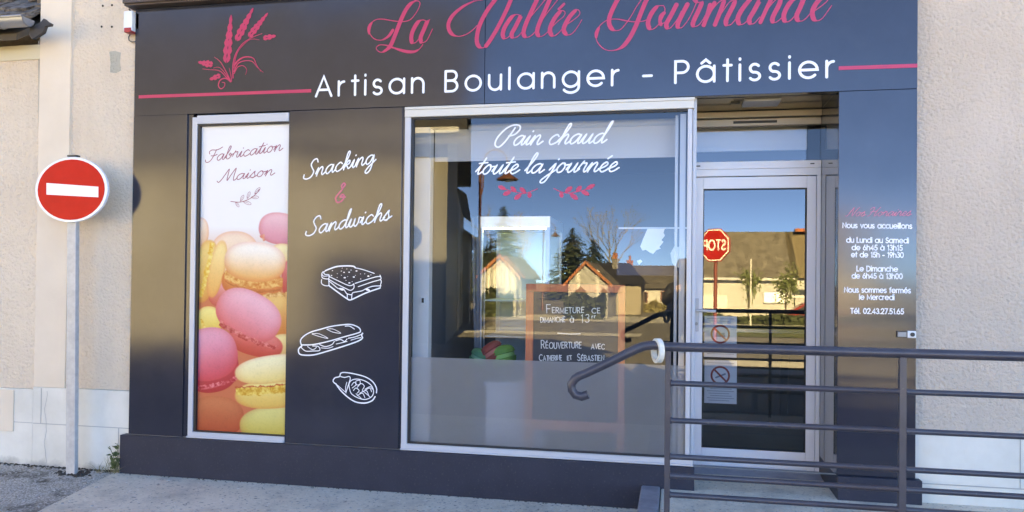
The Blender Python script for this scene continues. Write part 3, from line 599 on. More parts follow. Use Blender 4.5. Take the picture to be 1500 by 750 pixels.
# ------------------------------------------------ opening hours on the right-hand panel
def hours(t, x0, x1, y, size=.0315, wd=.0062):
    write('opening_hours', M['white'], hp, PY, t, SANS, FX(x0,y), FX(x1,y+(x1-x0)*.012), size, wd, track=.14)
for a_ in (('Nous vous accueillons',1234.5,1336,333.6), ('du Lundi au Samedi',1240,1331,355), ('de 6h45 à 13h15',1248,1322,366), ('et de 15h - 19h30',1247,1323.5,376.4), ('Le Dimanche',1255,1315,397), ('de 6h45 à 13h00',1248,1322,407.5), ('Nous sommes fermés',1237,1334,428), ('le Mercredi',1259,1310,438.6), ('Tél. 02.43.27.51.65',1246,1324,459)): hours(*a_)
write('hours_heading', M['pink2'], hp, PY, 'Nos Horaires', SCR, FX(1240,317), FX(1333,316), .027, .0042, shear=.45, n=5)
b = MB(); a, c = FX(1313,485), FX(1328,494.5); b.box(a[0], c[0], -.012, 0, c[1], a[1]); ic = b.build('doorbell_plate', M['black'], hp, bevel=.002)
b = MB(); c1, c2 = FX(1328.5,484.5), FX(1341,495); b.box(c1[0], c2[0], -.016, 0, c2[1], c1[1]); ib = b.build('doorbell_box', M['white_plastic'], hp, bevel=.003)
c = FX(1335.5,489.8); b = MB().lathe([(.013,0),(.013,-.006),(.009,-.008),(0,-.008)], (c[0], -.0165, c[1]), 14, 'y'); b.build('doorbell_button', M['black'], hp)
b = MB(); c1, c2 = FX(1314.5,486.2), FX(1327,493.3); b.box(c1[0], c2[0], -.0128, -.012, c2[1], c1[1]); b.build('doorbell_label', M['alu_dk'], hp)

# ------------------------------------------------ narrow window with the printed poster
x0, x1, z0, z1 = -3.556, -2.7725, .300, 2.690
b = MB(); b.box(-3.602, x0, .012, .058, z0, 2.7145); b.build('window_reveal', M['panel'], shop)
b = MB(); b.box(x0, x0+.040, -.004, .06, z0, z1); b.box(x0+.0401, x1, -.008, .06, z1-.052, z1+.012); b.box(x0+.0401, x1, -.006, .06, z0-.001, z0+.042); b.box(x0, x1, -.02, -.0061, z0-.0005, z0+.012)
nw = b.build('display_window', M['alu'], shop, bevel=.003)
b = MB(); b.box(x0+.0402, x0+.060, .006, .058, z0+.043, z1-.053); b.box(x0+.06, x1, .006, .058, z1-.066, z1-.0525); b.box(x0+.06, x1, .006, .058, z0+.0425, z0+.052); b.build('window_gasket', M['dark'], nw)
px0, px1, pz0, pz1 = x0+.060, x1, z0+.052, z1-.066
b = MB().box(px0, px1, .03, .05, pz0, pz1); b.build('poster_backing', M['in_white'], nw)
# --- the print: colours per vertex of a fine grid, drawn as layered macarons
NX, NZ = 190, 600
TL, TR, BL, BR = Vector((289.5,179)), Vector((424,175)), Vector((282,637)), Vector((416.5,643))
uu, vv = np.meshgrid(np.linspace(0,1,NX), np.linspace(0,1,NZ))
def bl(i): return TL[i]*(1-uu)*(1-vv)+TR[i]*uu*(1-vv)+BL[i]*(1-uu)*vv+BR[i]*uu*vv
PX, PYY = bl(0), bl(1)
rng = np.random.RandomState(3)
def vnoise(s):
    g = rng.rand(int(480/s)+4, int(160/s)+4); yy = (PYY-170)/s; xx = (PX-278)/s
    i = yy.astype(int); j = xx.astype(int); fy = yy-i; fx = xx-j; fy = fy*fy*(3-2*fy); fx = fx*fx*(3-2*fx)
    return g[i,j]*(1-fy)*(1-fx)+g[i+1,j]*fy*(1-fx)+g[i,j+1]*(1-fy)*fx+g[i+1,j+1]*fy*fx
n1, n2, n3 = vnoise(1.6), vnoise(4), vnoise(12)
img = np.ones((NZ, NX, 3))*np.array([238,238,243])
tt = np.clip((PYY-330)/110, 0, 1)[..., None]
img = img*(1-tt)+np.array([222,112,80])*tt
def lerp(a, b, t): return np.array(a)[None,None]*(1-t[...,None])+np.array(b)[None,None]*t[...,None]
def put(mask, col):
    global img
    mask = np.clip(mask, 0, 1)[..., None]; img = img*(1-mask)+col*mask
def zc(z, x, y): return (275+x/4.413, (330 if z == 6 else 480)+y/4.413)
def shell(c, rx, ry, rot, top, bot, pw=2.3, bias=0.0, edge=.78):
    a = R(rot); dx, dy = PX-c[0], PYY-c[1]
    u = (dx*math.cos(a)+dy*math.sin(a))/rx; v = (-dx*math.sin(a)+dy*math.cos(a))/ry
    d = (np.abs(u)**pw+np.abs(v)**pw)**(1/pw)
    t = np.clip((v+1)/2+bias+.25*np.clip(d-.6,0,1), 0, 1); t = t*t*(3-2*t)
    col = lerp(top, bot, t)*(1-.025*(n1-.5)[...,None]-.02*(n3-.5)[...,None])
    k_ = np.clip((d-.7)/.3,0,1)[...,None]**2; col = col*(1-k_*np.array([.03,(1-edge)*.75,(1-edge)*.85]))
    put((1.0-d)*min(rx,ry)*.9+.5, col)
def feet(c, rx, ry, rot, curve, c1, c2):
    """ruffled band: a curved strip through c, half-length rx, half-height ry"""
    a = R(rot); dx, dy = PX-c[0], PYY-c[1]
    u = (dx*math.cos(a)+dy*math.sin(a))/rx; v = (-dx*math.sin(a)+dy*math.cos(a))
    v = v-curve*(1-u*u)+(n2-.5)*3.2+(n1-.5)*1.0; d = np.abs(v)/ry
    put(np.where(np.abs(u) < 1, (1.05-d)*ry, 0), lerp(c1, c2, np.clip(.5+(n1-.5)*.8+(n2-.5)*1.1, 0, 1)))
shell((285,338), 15, 22, 0, (250,228,215), (240,190,160))
shell(zc(6,285,190), 37, 36, 0, (250,222,205), (246,190,150))
shell((407,333), 31, 24, 8, (246,190,204), (232,140,160))
feet((383,347), 5, 3, 70, 0, (235,120,110), (245,190,150))
shell(zc(6,600,210), 20, 22, 0, (252,236,190), (245,190,130))
shell(zc(6,640,350), 10, 28, 0, (240,120,130), (215,60,60))
shell(zc(6,190,430), 18, 24, 15, (246,170,180), (225,95,85))
shell(zc(6,85,300), 18, 48, 10, (247,208,135), (235,158,85))
shell(zc(6,165,285), 12, 44, 12, (253,222,160), (245,172,100))
feet(zc(6,95,290), 42, 3.4, 102, -1, (240,170,60), (250,222,140))
shell(zc(6,400,375), 46, 26, 6, (243,158,92), (222,112,62))
feet(zc(6,410,345), 44, 6.5, 7, 9, (226,125,60), (250,190,120))
shell(zc(6,418,235), 46, 30, 4, (253,243,236), (246,168,100), bias=-.12)
feet(zc(6,405,392), 42, 1.5, 8, 8, (200,90,45), (215,110,60))
shell(zc(6,575,600), 30, 36, -10, (249,196,125), (225,120,60))
feet(zc(6,560,465), 20, 4, -5, -3, (215,130,65), (250,200,140))
shell(zc(6,110,630), 20, 22, 0, (252,230,150), (240,190,90))
shell(zc(7,610,140), 22, 20, 0, (248,222,160), (225,170,110))
feet(zc(6,70,650), 8, 2.5, 70, 0, (235,165,55), (250,215,130))
shell(zc(7,420,110), 42, 20, 14, (246,130,130), (214,62,58))
shell(zc(6,375,590), 51, 36, 27, (249,180,200), (240,105,115), bias=-.08)
feet(zc(7,370,62), 46, 3.6, 24, 4, (200,50,55), (246,130,130))
shell(zc(7,120,260), 43, 42, -10, (238,90,110), (205,45,60))
shell(zc(7,110,190), 44, 40, -12, (243,160,188), (232,78,98), bias=-.05)
feet(zc(7,150,375), 42, 3.4, -14, 5, (200,35,50), (248,130,140))
shell(zc(7,160,600), 42, 30, 4, (222,122,84), (200,80,52), edge=.85)
shell(zc(7,560,650), 55, 27, -3, (230,214,140), (210,178,84))
shell(zc(7,520,455), 53, 21, -3, (252,226,150), (240,186,100))
feet(zc(7,500,415), 47, 6, -6, 3, (222,150,50), (252,215,120))
shell(zc(7,540,285), 58, 21, -8, (251,238,200), (248,212,136), bias=-.06)
feet(zc(7,480,392), 44, 1.3, -4, 2, (205,70,40), (220,90,45))
cr = np.clip((n1-.72)*3,0,1)*np.clip((PYY-345)/40,0,1)
img = img*(1-.03*cr[...,None]); img = np.clip(img,0,255)/255
img = np.where(img <= .04045, img/12.92, ((img+.055)/1.055)**2.4)*np.array([.90,.86,.78])
me = bpy.data.meshes.new('poster_film')
vs = [(px0+(px1-px0)*i/(NX-1), .0285, pz1+(pz0-pz1)*j/(NZ-1)) for j in range(NZ) for i in range(NX)]
me.from_pydata(vs, [], [(j*NX+i, j*NX+i+1, (j+1)*NX+i+1, (j+1)*NX+i) for j in range(NZ-1) for i in range(NX-1)]); me.update()
ca = me.color_attributes.new('ink', 'FLOAT_COLOR', 'POINT')
ca.data.foreach_set('color', np.concatenate([img.reshape(-1,3), np.ones((NX*NZ,1))], 1).astype(np.float32).ravel())
me.materials.append(M['print']); po = bpy.data.objects.new('macaron_poster', me); COL.objects.link(po); po.parent = nw; po['label'] = 'tall printed poster of a heap of pastel macarons'
write('poster_word', M['rose'], nw, .0275, 'Fabrication', SCR, FX(303,237.5,.0275), FX(412,220.5,.0275), .044, .0060, shear=.42, n=6)
write('poster_word', M['rose'], nw, .0275, 'Maison', SCR, FX(322,266.5,.0275), FX(400,256.5,.0275), .042, .0060, shear=.42, n=6)
def sprig(ink, pts, leaves, y, wd=.006, fill=True):
    q = [FX(a, b, y) for a, b in pts]; ink.stroke(smooth(q, 5), wd)
    for (ax, ay), (bx, by), wv in leaves:
        p, t = Vector(FX(ax,ay,y)), Vector(FX(bx,by,y)); d = t-p; nr = Vector((-d.y, d.x)).normalized()*wv*.0046
        lf = [p, p+d*.3+nr*.8, p+d*.65+nr, p+d*.92+nr*.5, t, p+d*.92-nr*.5, p+d*.65-nr, p+d*.3-nr*.8]
        if fill: ink.fill(lf)
        else: ink.stroke(smooth(lf+[p], 3), wd*.6); ink.stroke([p, p+d*.7], wd*.5)
ink = Ink(.0275); sprig(ink, [(338,295),(352,296),(366,291),(376,283),(380,277)], [((345,296),(350,303),2.0),((352,295),(357,286),2.2),((356,295),(368,299),2.4),((362,291),(366,281),2.2),((368,289),(379,289),2.3),((373,284),(381,275),2.4)], .0275, .005, fill=False)
ink.build('leaf_sprig', M['rose'], nw)

# ------------------------------------------------ the big window
x0, x1, z0, z1 = -1.882, .098, .300, 2.690
b = MB(); b.box(-1.902, x0, .012, .058, z0, 2.7145); b.build('window_reveal', M['panel'], shop)
b = MB()
b.box(x0, x0+.043, -.004, .06, z0, z1); b.box(x0, .118, -.008, .06, z0-.001, z0+.043); b.box(x0, .122, -.022, -.0081, z0-.0005, z0+.012)
b.box(x1-.030, x1, .0, .06, z0+.044, z1-.053)
bw = b.build('shop_window', M['alu'], shop, bevel=.003)
b = MB(); b.box(x0+.0, .108, -.010, .06, z1-.052, z1+.000); b.box(x0, .112, -.014, .05, z1+.0002, z1+.020); b.build('head_profile', M['alu_beige'], bw, bevel=.003)
b = MB(); b.box(x0+.0432, x0+.056, .008, .058, z0+.0435, z1-.0525); b.box(x0+.056, x1-.031, .008, .058, z1-.064, z1-.0525); b.box(x0+.056, x1-.031, .008, .058, z0+.0435, z0+.053); b.build('window_gasket', M['dark'], bw)
gx0, gx1, gz0, gz1 = x0+.05, x1-.02, z0+.045, z1-.055
b = MB().quad((gx0,.030,gz0),(gx1,.030,gz0),(gx1,.030,gz1),(gx0,.030,gz1)); b.build('glass_pane', M['glass'], bw)
fz = .5*(FX(600,522.5,.036)[1]+FX(1000,535.5,.036)[1])
b = MB().quad((gx0+.003,.036,gz0+.003),(gx1-.003,.036,gz0+.003),(gx1-.003,.036,fz),(gx0+.003,.036,fz)); b.build('frosted_film', M['film'], bw)
GY = .028
write('window_word', M['white'], bw, GY, 'Pain chaud', SCR, FX(729,213.5,GY), FX(884,209.5,GY), .066, .0105, shear=.46, n=6)
write('window_word', M['white'], bw, GY, 'toute la journée', SCR, FX(695,255.5,GY), FX(902,251,GY), .064, .0105, shear=.46, n=6)
U = lambda l, ox=690, oy=170, s=5.77: [(ox+a/s, oy+b_/s) for a, b_ in l]
for l1, lv in (
  ([(560,615),(500,640),(440,655),(370,640),(310,625),(265,600)], [((500,640),(490,692),3.4),((465,650),(412,605),3.4),((430,655),(365,705),3.6),((385,645),(335,597),3.4),((340,640),(268,665),3.4),((300,622),(228,592),3.2)]),
  ([(700,612),(760,640),(830,652),(900,638),(970,622),(1010,598)], [((755,640),(772,690),3.4),((790,648),(855,598),3.6),((830,652),(905,705),3.6),((885,640),(935,592),3.4),((925,632),(1000,665),3.4),((965,622),(1048,578),3.2)])):
    ink = Ink(GY); sprig(ink, U(l1), [((690+a/5.77,170+b_/5.77),(690+c_/5.77,170+d_/5.77),wv) for (a,b_),(c_,d_),wv in lv], GY, .006); ink.build('leaf_sprig', M['pink'], bw)

# ------------------------------------------------ entrance recess
D0 = .62
b = MB().box(.128, 1.0, .059, D0+.06, 2.736, 2.80); cs = b.build('porch_soffit', M['soffit'], shop)
c1, c2 = at(1088,150,.28), at(1140,150,.28)
b = MB().box(.44, .68, .22, .42, 2.722, 2.7355); b.build('ceiling_light', M['alu'], cs, bevel=.003); b = MB().box(.36, .42, .30, .33, 2.728, 2.7355); b.build('door_sensor', M['black'], cs)
b = MB().box(1.001, 1.05, .059, D0+.06, .286, 2.735); b.build('porch_return', M['mirror_panel'], shop)
b = MB(); b.box(.101, .127, .061, .095, .30, 2.735); b.box(.101, .127, D0-.05, D0, .15, 2.735); b.box(.101, .127, .096, D0-.051, .151, .29); b.build('corner_post', M['alu'], shop, bevel=.003)
b = MB().quad((.114,.096,.29),(.114,D0-.05,.29),(.114,D0-.05,2.735),(.114,.096,2.735)); b.build('glass_return', M['glass'], shop)
def dz(py, px=1100): return at(px, py, D0).z
zb1, zb2, zb3, zb4 = dz(164), dz(172.5), dz(174.5), dz(184.5)
b = MB(); b.box(.128, 1.0, D0-.03, D0+.05, zb2, zb1); b.box(.128, 1.0, D0-.01, D0+.05, zb4, zb3); b.box(.128, 1.0, D0+.02, D0+.06, zb1, 2.735)
tf = b.build('transom', mat('transom_profile', (.46,.40,.33), .4), shop, bevel=.002)
b = MB(); c1, c2 = at(1074,178,D0), at(1138,180.5,D0); b.box(c1.x, c2.x, D0-.013, D0-.0105, zb4+.017, zb3-.014); b.build('air_vent', M['dark'], tf)
zt0, zt1 = dz(236.5), dz(184.5)
b = MB().quad((.128,D0+.02,zt0),(1.0,D0+.02,zt0),(1.0,D0+.02,zt1),(.128,D0+.02,zt1)); b.build('transom_glass', M['glass_door'], tf)
zl = 2.262
b = MB(); b.box(.128, 1.0, D0-.012, D0+.06, dz(247.5)+.001, zt0); b.box(.128, 1.0, D0-.008, D0+.06, zl+.006, dz(247.5)); b.box(.972, 1.0, D0-.012, D0+.06, .15, zl+.005); b.box(.128, .134, D0-.012, D0+.06, .15, zl+.005)
df = b.build('door_frame', M['alu_door'], shop, bevel=.002)
for px, py in ((1023,243.3),(1190,239.6)):
    c = at(px,py,D0-.012); b = MB(); b.box(c.x-.014, c.x+.014, D0-.014, D0-.0125, c.z-.004, c.z+.004)
    b.build('drain_slot', M['dark'], df)
dx0, dx1, dzb = .137, .969, .172
g0, g1 = at(1030.5,277,D0), at(1179.5,663,D0)
b = MB(); b.box(dx0, g0.x, D0-.01, D0+.05, dzb, zl); b.box(g1.x, dx1, D0-.01, D0+.05, dzb, zl); b.box(g0.x+.0002, g1.x-.0002, D0-.0095, D0+.05, dzb, g1.z); b.box(g0.x+.0002, g1.x-.0002, D0-.0095, D0+.05, g0.z, zl)
dr_ = b.build('door', M['alu_door'], shop, bevel=.003)
b = MB().quad((g0.x,D0+.02,g1.z),(g1.x,D0+.02,g1.z),(g1.x,D0+.02,g0.z),(g0.x,D0+.02,g0.z)); b.build('door_glass', M['glass_door'], dr_)
b = MB(); gk = .006
b.box(g0.x, g0.x+gk, D0-.004, D0+.018, g1.z, g0.z); b.box(g1.x-gk, g1.x, D0-.004, D0+.018, g1.z, g0.z); b.box(g0.x+gk, g1.x-gk, D0-.004, D0+.018, g0.z-gk, g0.z); b.box(g0.x+gk, g1.x-gk, D0-.004, D0+.018, g1.z, g1.z+gk); b.build('door_gasket', M['dark'], dr_)
c1, c2 = at(1016.5,437,D0), at(1023.5,485,D0)
b = MB().box(c1.x, c2.x, D0-.018, D0-.0105, c2.z, c1.z); b.build('lock_plate', M['alu'], dr_, bevel=.003)
c = at(1020,474,D0); b = MB().lathe([(.012,0),(.012,-.006),(0,-.006)], (c.x, D0-.0185, c.z), 12, 'y'); b.build('lock_cylinder', M['alu_dk'], dr_)
c = at(1019.5,454.8,D0-.05); b = MB().tube([(c.x,D0-.018,c.z),(c.x,D0-.05,c.z)], .009); b.tube([(c.x-.005,D0-.052,c.z),(c.x+.02,D0-.056,c.z),(c.x+.14,D0-.056,c.z-.003)], .0105); b.build('door_handle', M['alu'], dr_, smooth=True)
# notices behind the door glass
NYY = D0+.024
for (ax, ay, bx, by), ring in (((1032,462.5,1079,524),(1055,489.5)), ((1032,527,1079,592),(1055,550))):
    a, c = at(ax,ay,NYY), at(bx,by,NYY)
    b = MB().box(a.x, c.x, NYY-.0008, NYY, c.z, a.z); pn = b.build('door_notice', M['paper'], dr_)
    rc = at(ring[0], ring[1], NYY); ik = Ink(NYY-.0012)
    ik.stroke([(rc.x+.062*math.cos(t), rc.z+.062*math.sin(t)) for t in [2*math.pi*k/26 for k in range(27)]], .014, cap=False)
    ik.stroke([(rc.x-.042, rc.z+.042), (rc.x+.042, rc.z-.042)], .014); ik.build('prohibition_ring', M['ink_red'], dr_)
    ik = Ink(NYY-.0011)
    if ring[1] > 520: ik.stroke([(rc.x-.030, rc.z-.016), (rc.x+.034, rc.z+.012)], .012)
    else: ik.fill([(rc.x-.035,rc.z-.02),(rc.x-.03,rc.z+.012),(rc.x-.012,rc.z+.026),(rc.x+.005,rc.z+.01),(rc.x+.03,rc.z+.012),(rc.x+.036,rc.z-.02)])
    zt = a.z-.02; k = 0
    while zt > c.z+.012:
        if abs(zt-rc.z) > .085: ik.stroke([(a.x+.02+.012*(k%3), zt), (c.x-.02-.017*((k*2)%3), zt)], .0035)
        zt -= .017; k += 1
    ik.build('notice_print', M['ink'], dr_)

# ================================================================== INSIDE THE SHOP
room = thing('shop_interior', 'dim room of the bakery seen through the window and door glass', 'room')
b = MB()
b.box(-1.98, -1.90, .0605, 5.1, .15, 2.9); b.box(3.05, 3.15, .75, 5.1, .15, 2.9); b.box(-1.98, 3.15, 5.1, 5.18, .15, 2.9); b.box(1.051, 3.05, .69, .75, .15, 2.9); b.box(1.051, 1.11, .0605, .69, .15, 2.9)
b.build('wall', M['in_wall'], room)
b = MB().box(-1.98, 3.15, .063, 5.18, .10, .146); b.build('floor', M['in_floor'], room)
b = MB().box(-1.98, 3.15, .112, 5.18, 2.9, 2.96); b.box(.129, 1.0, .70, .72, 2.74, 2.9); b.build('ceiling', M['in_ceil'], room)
xp = at(631, 350, .25).x
b = MB().box(-1.899, xp, .22, .30, .147, 2.60); pt = b.build('partition', M['in_white'], room, bevel=.004)
c = at(620,440,.218); b = MB().box(c.x-.018, c.x+.018, .208, .2195, c.z-.03, c.z+.03); sw = b.build('wall_switch', M['white_plastic'], pt, bevel=.002); b = MB().box(c.x-.008, c.x+.008, .2045, .2078, c.z-.017, c.z+.017); b.build('switch_rocker', M['black'], sw)
b = MB(); b.box(.128, at(1182,210,.80).x, .80, .83, at(1100,221,.80).z, 2.74); b.build('bulkhead', M['transom_board'], room)
b = MB(); b.box(.02, .058, .075, .11, .31, 2.62); b.box(-.012, .008, .12, .15, .31, 2.62); b.build('inner_frame', M['alu'], room, bevel=.002)

bl_ = thing('window_blind', 'pale rolled-down blind band across the top of the big shop window', 'blind')
zt, zb = at(850,178.5,.32).z, at(850,229,.32).z
b = MB().box(xp+.001, .01, .318, .322, zb, zt-.03); b.box(-1.89, xp, .195, .199, zb, zt-.03); b.build('fabric', M['blind'], bl_)
b = MB().tube([(-1.5,.33,zt-.02),(.01,.33,zt-.02)], .028, 12); b.build('roller', M['alu'], bl_, smooth=True)
b = MB().box(xp+.001, .01, .314, .326, zb-.02, zb-.0005); b.build('bottom_bar', M['blind'], bl_, bevel=.003)

# refrigerated display cabinet
fy = 1.10
fl, fr_ = at(700,400,fy).x, at(805,400,fy).x; ft = at(760,317,fy).z; fh = at(760,333,fy).z
fg = thing('display_fridge', 'tall white glass-fronted display fridge with a lit header behind the shop window', 'fridge')
dp = .72
b = MB(); b.box(fl, fr_, fy, fy+dp, .147, .42); b.box(fl, fr_, fy+.012, fy+dp, fh, ft-.001)
for x in (fl, fr_-.035): b.box(x, x+.035, fy, fy+.035, .4201, fh-.001); b.box(x, x+.035, fy+dp-.035, fy+dp, .4201, fh-.001)
b.build('cabinet', M['fridge'], fg, bevel=.004)
b = MB().box(fl, fr_, fy-.004, fy+.011, fh, ft); b.build('lit_header', M['fridge_lit'], fg, bevel=.002)
b = MB().box(fl+.036, fr_-.036, fy+dp-.03, fy+dp-.01, .4202, fh-.0012); b.build('back_panel', M['fridge_in'], fg)
b = MB().box(fl+.04, fr_-.04, fy+.03, fy+.06, fh-.012, fh-.0005); b.build('light_tube', mat('fridge_tube', (1,1,1), .4, emit=(.75,.95,1.0), es=1.6), fg)
for zz_ in (.72, 1.02, 1.32):
    b = MB().box(fl+.036, fr_-.036, fy+.05, fy+dp-.035, zz_, zz_+.012); b.build('shelf', M['fridge_in'], fg)
b = MB().quad((fl+.036,fy+.012,.4205),(fr_-.036,fy+.012,.4205),(fr_-.036,fy+.012,fh-.0012),(fl+.036,fy+.012,fh-.0012)); b.build('front_glass', M['glass_thin'], fg)
b = MB().quad((fr_-.012,fy+.036,.4205),(fr_-.012,fy+dp-.036,.4205),(fr_-.012,fy+dp-.036,fh-.0012),(fr_-.012,fy+.036,fh-.0012)); b.build('side_glass', M['glass_thin'], fg)
b = MB().box(fl+.05, fl+.062, fy+.0, fy+.014, .60, 1.60); b.build('pull_handle', M['steel'], fg)
b = MB().tube([at(693,318,.95), at(694,420,.95), at(697,520,.95), Vector((at(697,520,.95).x,.95,.15))], .012, 8); b.tube([at(700,316,.98), Vector((at(700,520,.98).x,.98,.15))], .022, 8)
tag(b.build('cable_duct', M['in_grey'], None, smooth=True), 'grey vertical conduit with a cable left of the display fridge', 'conduit')

# big macarons standing low behind the glass, above the frosted film
def macaron(x, y, z, r, col, tilt, label):
    t = thing('display_macaron', label, 'macaron', 'giant macarons behind the window')
    m = mat('macaron_'+label.split()[1], col, .75); cr_ = mat('cream_'+label.split()[1], tuple(min(1, c_*1.5+.08) for c_ in col), .8)
    prof = lambda s_: [(r*.98, s_*.16*r), (r*1.04, s_*.22*r), (r*.99, s_*.3*r), (r*.98, s_*.42*r), (r*.86, s_*.62*r), (r*.62, s_*.76*r), (r*.3, s_*.82*r), (0, s_*.83*r)]
    M4 = Matrix.Translation((x,y,z)) @ Matrix.Rotation(R(tilt),4,'Y')
    for nm, pr, mm_ in (('shell', prof(1), m), ('shell', prof(-1), m), ('filling', [(0,-.155*r),(r*.9,-.155*r),(r*.93,0),(r*.9,.155*r),(0,.155*r)], cr_)):
        q = MB().lathe(pr, (0,0,0), 24); q.v = [tuple(M4 @ Vector(v)) for v in q.v]; q.build(nm, mm_, t, smooth=True)
for px, py, r, colr, tl, lb in ((704,524,.085,(.02,.22,.10),20,'big green macaron leaning at the foot of the fridge, leftmost of three'), (722,516,.095,(.42,.06,.04),-35,'big red macaron standing at the foot of the fridge between two green ones'), (737,521,.10,(.12,.34,.06),-15,'big lime-green macaron below the fridge, beside the chalkboard frame')):
    c = at(px, py, .8); macaron(c.x, .8, c.z, r, colr, tl, lb)
b = MB(); c = at(737,540,.8); b.box(-1.43, -.98, .66, .95, .147, c.z-.12); b.box(-1.45, -.96, .64, .97, c.z-.1195, c.z-.09)
tag(b.build('display_plinth', M['fridge'], None, bevel=.004), 'low white display plinth behind the frosted film carrying the macarons', 'plinth')

# chalkboard easel
cb = thing('chalkboard_easel', 'orange wooden easel chalkboard with a closing notice chalked on it', 'chalkboard')
cy = .46
def cat_(px, py): return at(px, py, cy)
ol, orr, ot = cat_(770,470).x, cat_(915.5,470).x, cat_(840,416.5).z; il, ir = cat_(781,470).x, cat_(905.5,470).x
it, ib_ = cat_(840,428).z, cat_(840,617).z; ib2 = cat_(840,632).z
b = MB(); b.box(ol, il, cy, cy+.03, .147, it); b.box(ir, orr, cy, cy+.03, .147, it); b.box(ol, orr, cy-.001, cy+.031, it+.0005, ot); b.box(il+.0005, ir-.0005, cy+.001, cy+.03, ib2, ib_)
b.build('frame', M['wood'], cb, bevel=.003)
for x in (ol, ir): b = MB().prism([(x+.008,cy+.031,ot-.06),(x+.03,cy+.031,ot-.06),(x+.03,cy+.05,ot-.06),(x+.008,cy+.05,ot-.06)], (0,.42,-(ot-.06-.147))); b.build('rear_leg', M['wood'], cb)
b = MB().box(il+.0005, ir-.0005, cy+.008, cy+.02, ib_+.0005, it); bd = b.build('board', M['slate_board'], cb)
ck = Ink(cy+.006)
def chalk(t, px0, px1, py0, py1, size, big=1.35):
    """small capitals, a little uneven, each word's first letter larger"""
    ws = []; x = 0; first = True
    for ch in t:
        if ch == ' ': x += .55; first = True; continue
        adv, sts = SANS[ch]; k = big if first else 1.0
        dy = random.uniform(-.06,.06); sk = random.uniform(-.04,.10)
        for s_ in sts: ws.append([(x+(a+sk*c_)*k, c_*k+dy) for a, c_ in s_])
        x += (adv+.20)*k; first = False
    p0, p1 = Vector(FX(px0,py0,cy+.006)), Vector(FX(px1,py1,cy+.006)); sx = (p1-p0).length/x; e = (p1-p0).normalized(); up = Vector((-e.y,e.x))
    ck = Ink(cy+.006)
    for s_ in ws: ck.stroke([p0+e*a*sx+up*c_*size for a, c_ in s_], .0052)
    ck.build('chalk_word', M['chalk'], bd)
chalk('FERMETURE', 801, 857, 458.5, 458, .040, 1.55); chalk('CE', 867, 881, 459, 459, .036, 1.0)
chalk('DIMANCHE', 792, 829, 472.3, 471.5, .036, 1.0); chalk('à', 835, 842, 472, 472, .045, 1); chalk('13', 851, 866, 472.5, 472.5, .058, 1); chalk('rr', 867, 874, 466, 465.5, .022, 1)
ck.stroke([FX(817,488,ck.y), FX(835,489.3,ck.y), FX(850,489,ck.y)], .0055); ck.build('chalk_line', M['chalk'], bd)
chalk('RÉOUVERTURE', 793, 853, 510.5, 510, .044, 1.35); chalk('AVEC', 866, 887, 511, 511.5, .036, 1.0)
chalk('CATHERINE', 790, 824, 528, 527.5, .036, 1.25); chalk('ET', 831, 839, 527.5, 527, .030, 1); chalk('SÉBASTIEN', 846, 886, 528, 528.5, .038, 1.3)

# posters further back
pb = thing('wall_poster', 'blue poster with torn white paper shapes hung inside on the right', 'poster')
pyy = .36
b = MB(); a, c = at(904,333,pyy), at(1010,404,pyy); b.box(a.x, c.x, pyy, pyy+.01, c.z, a.z); b.build('sheet', mat('poster_blue', (.03,.045,.08), .6), pb)
b = MB(); b.box(a.x+.01, c.x, pyy-.004, pyy-.0005, a.z-.012, a.z); b.build('rail', M['alu'], pb)
ik = Ink(pyy-.003)
for poly in ([(949,334),(974,334),(972,341),(974,345),(969,352),(972,354),(966,362),(968,364),(961,367),(957,372),(952,370),(946,366),(941,367),(938,361),(942,350)], [(982,371),(988,360),(994,362),(999,356),(1003,372),(1000,388),(994,392),(988,390),(984,384)], [(933,382),(938,380),(941,383),(936,388)]):
    ik.fill([FX(a_, b_, pyy) for a_, b_ in poly])
ik.build('paper_shapes', mat('cream_paper', (.8,.78,.70), .7, emit=None), pb)
ct = thing('shop_counter', 'dark wooden shop counter inside behind the entrance door', 'counter')
b = MB().box(.2, 2.6, 2.6, 3.2, .147, 1.02); b.build('body', mat('counter_front', (.09,.075,.06), .5), ct, bevel=.005)
b = MB().box(.15, 2.65, 2.54, 3.24, 1.0205, 1.06); b.build('worktop', M['steel'], ct, bevel=.005)
for k in range(3): b = MB().box(.27+.78*k, .98+.78*k, 2.585, 2.5995, .25, .92); b.build('front_panel', mat('counter_panel', (.13,.11,.085), .5), ct, bevel=.004)

# ================================================================== THINGS IN FRONT OF THE SHOP
# no-entry sign
sg = thing('no_entry_sign', 'round red no-entry sign with a white bar on a grey post left of the bakery', 'road sign')
sy = -.14
pb0 = at(105.5, 703, sy); ptop = at(107.5, 300, sy); c = at(105, 278, sy-.045); rr_ = .5*(at(157.6,278,sy).x-at(52.4,278,sy).x)
rz = .5*(at(105,231.5,sy).z-at(105,326,sy).z)
hw = .5*(at(112.5,500,sy).x-at(99.5,500,sy).x)
lean = (ptop.x-pb0.x)/(ptop.z-pb0.z)
b = MB(); zt = at(105,230,sy).z
bx = pb0.x; tx = pb0.x+lean*(zt-0)
b.prism([(bx-hw,sy-.02,-.05),(bx+hw,sy-.02,-.05),(bx+hw,sy+.02,-.05),(bx-hw,sy+.02,-.05)], (tx-bx,0,zt+.05)); b.build('post', M['galv'], sg, bevel=.005)
b = MB().box(tx-hw-.002, tx+hw+.002, sy-.022, sy+.022, zt+.0005, zt+.012); b.build('post_cap', M['black'], sg, bevel=.003)
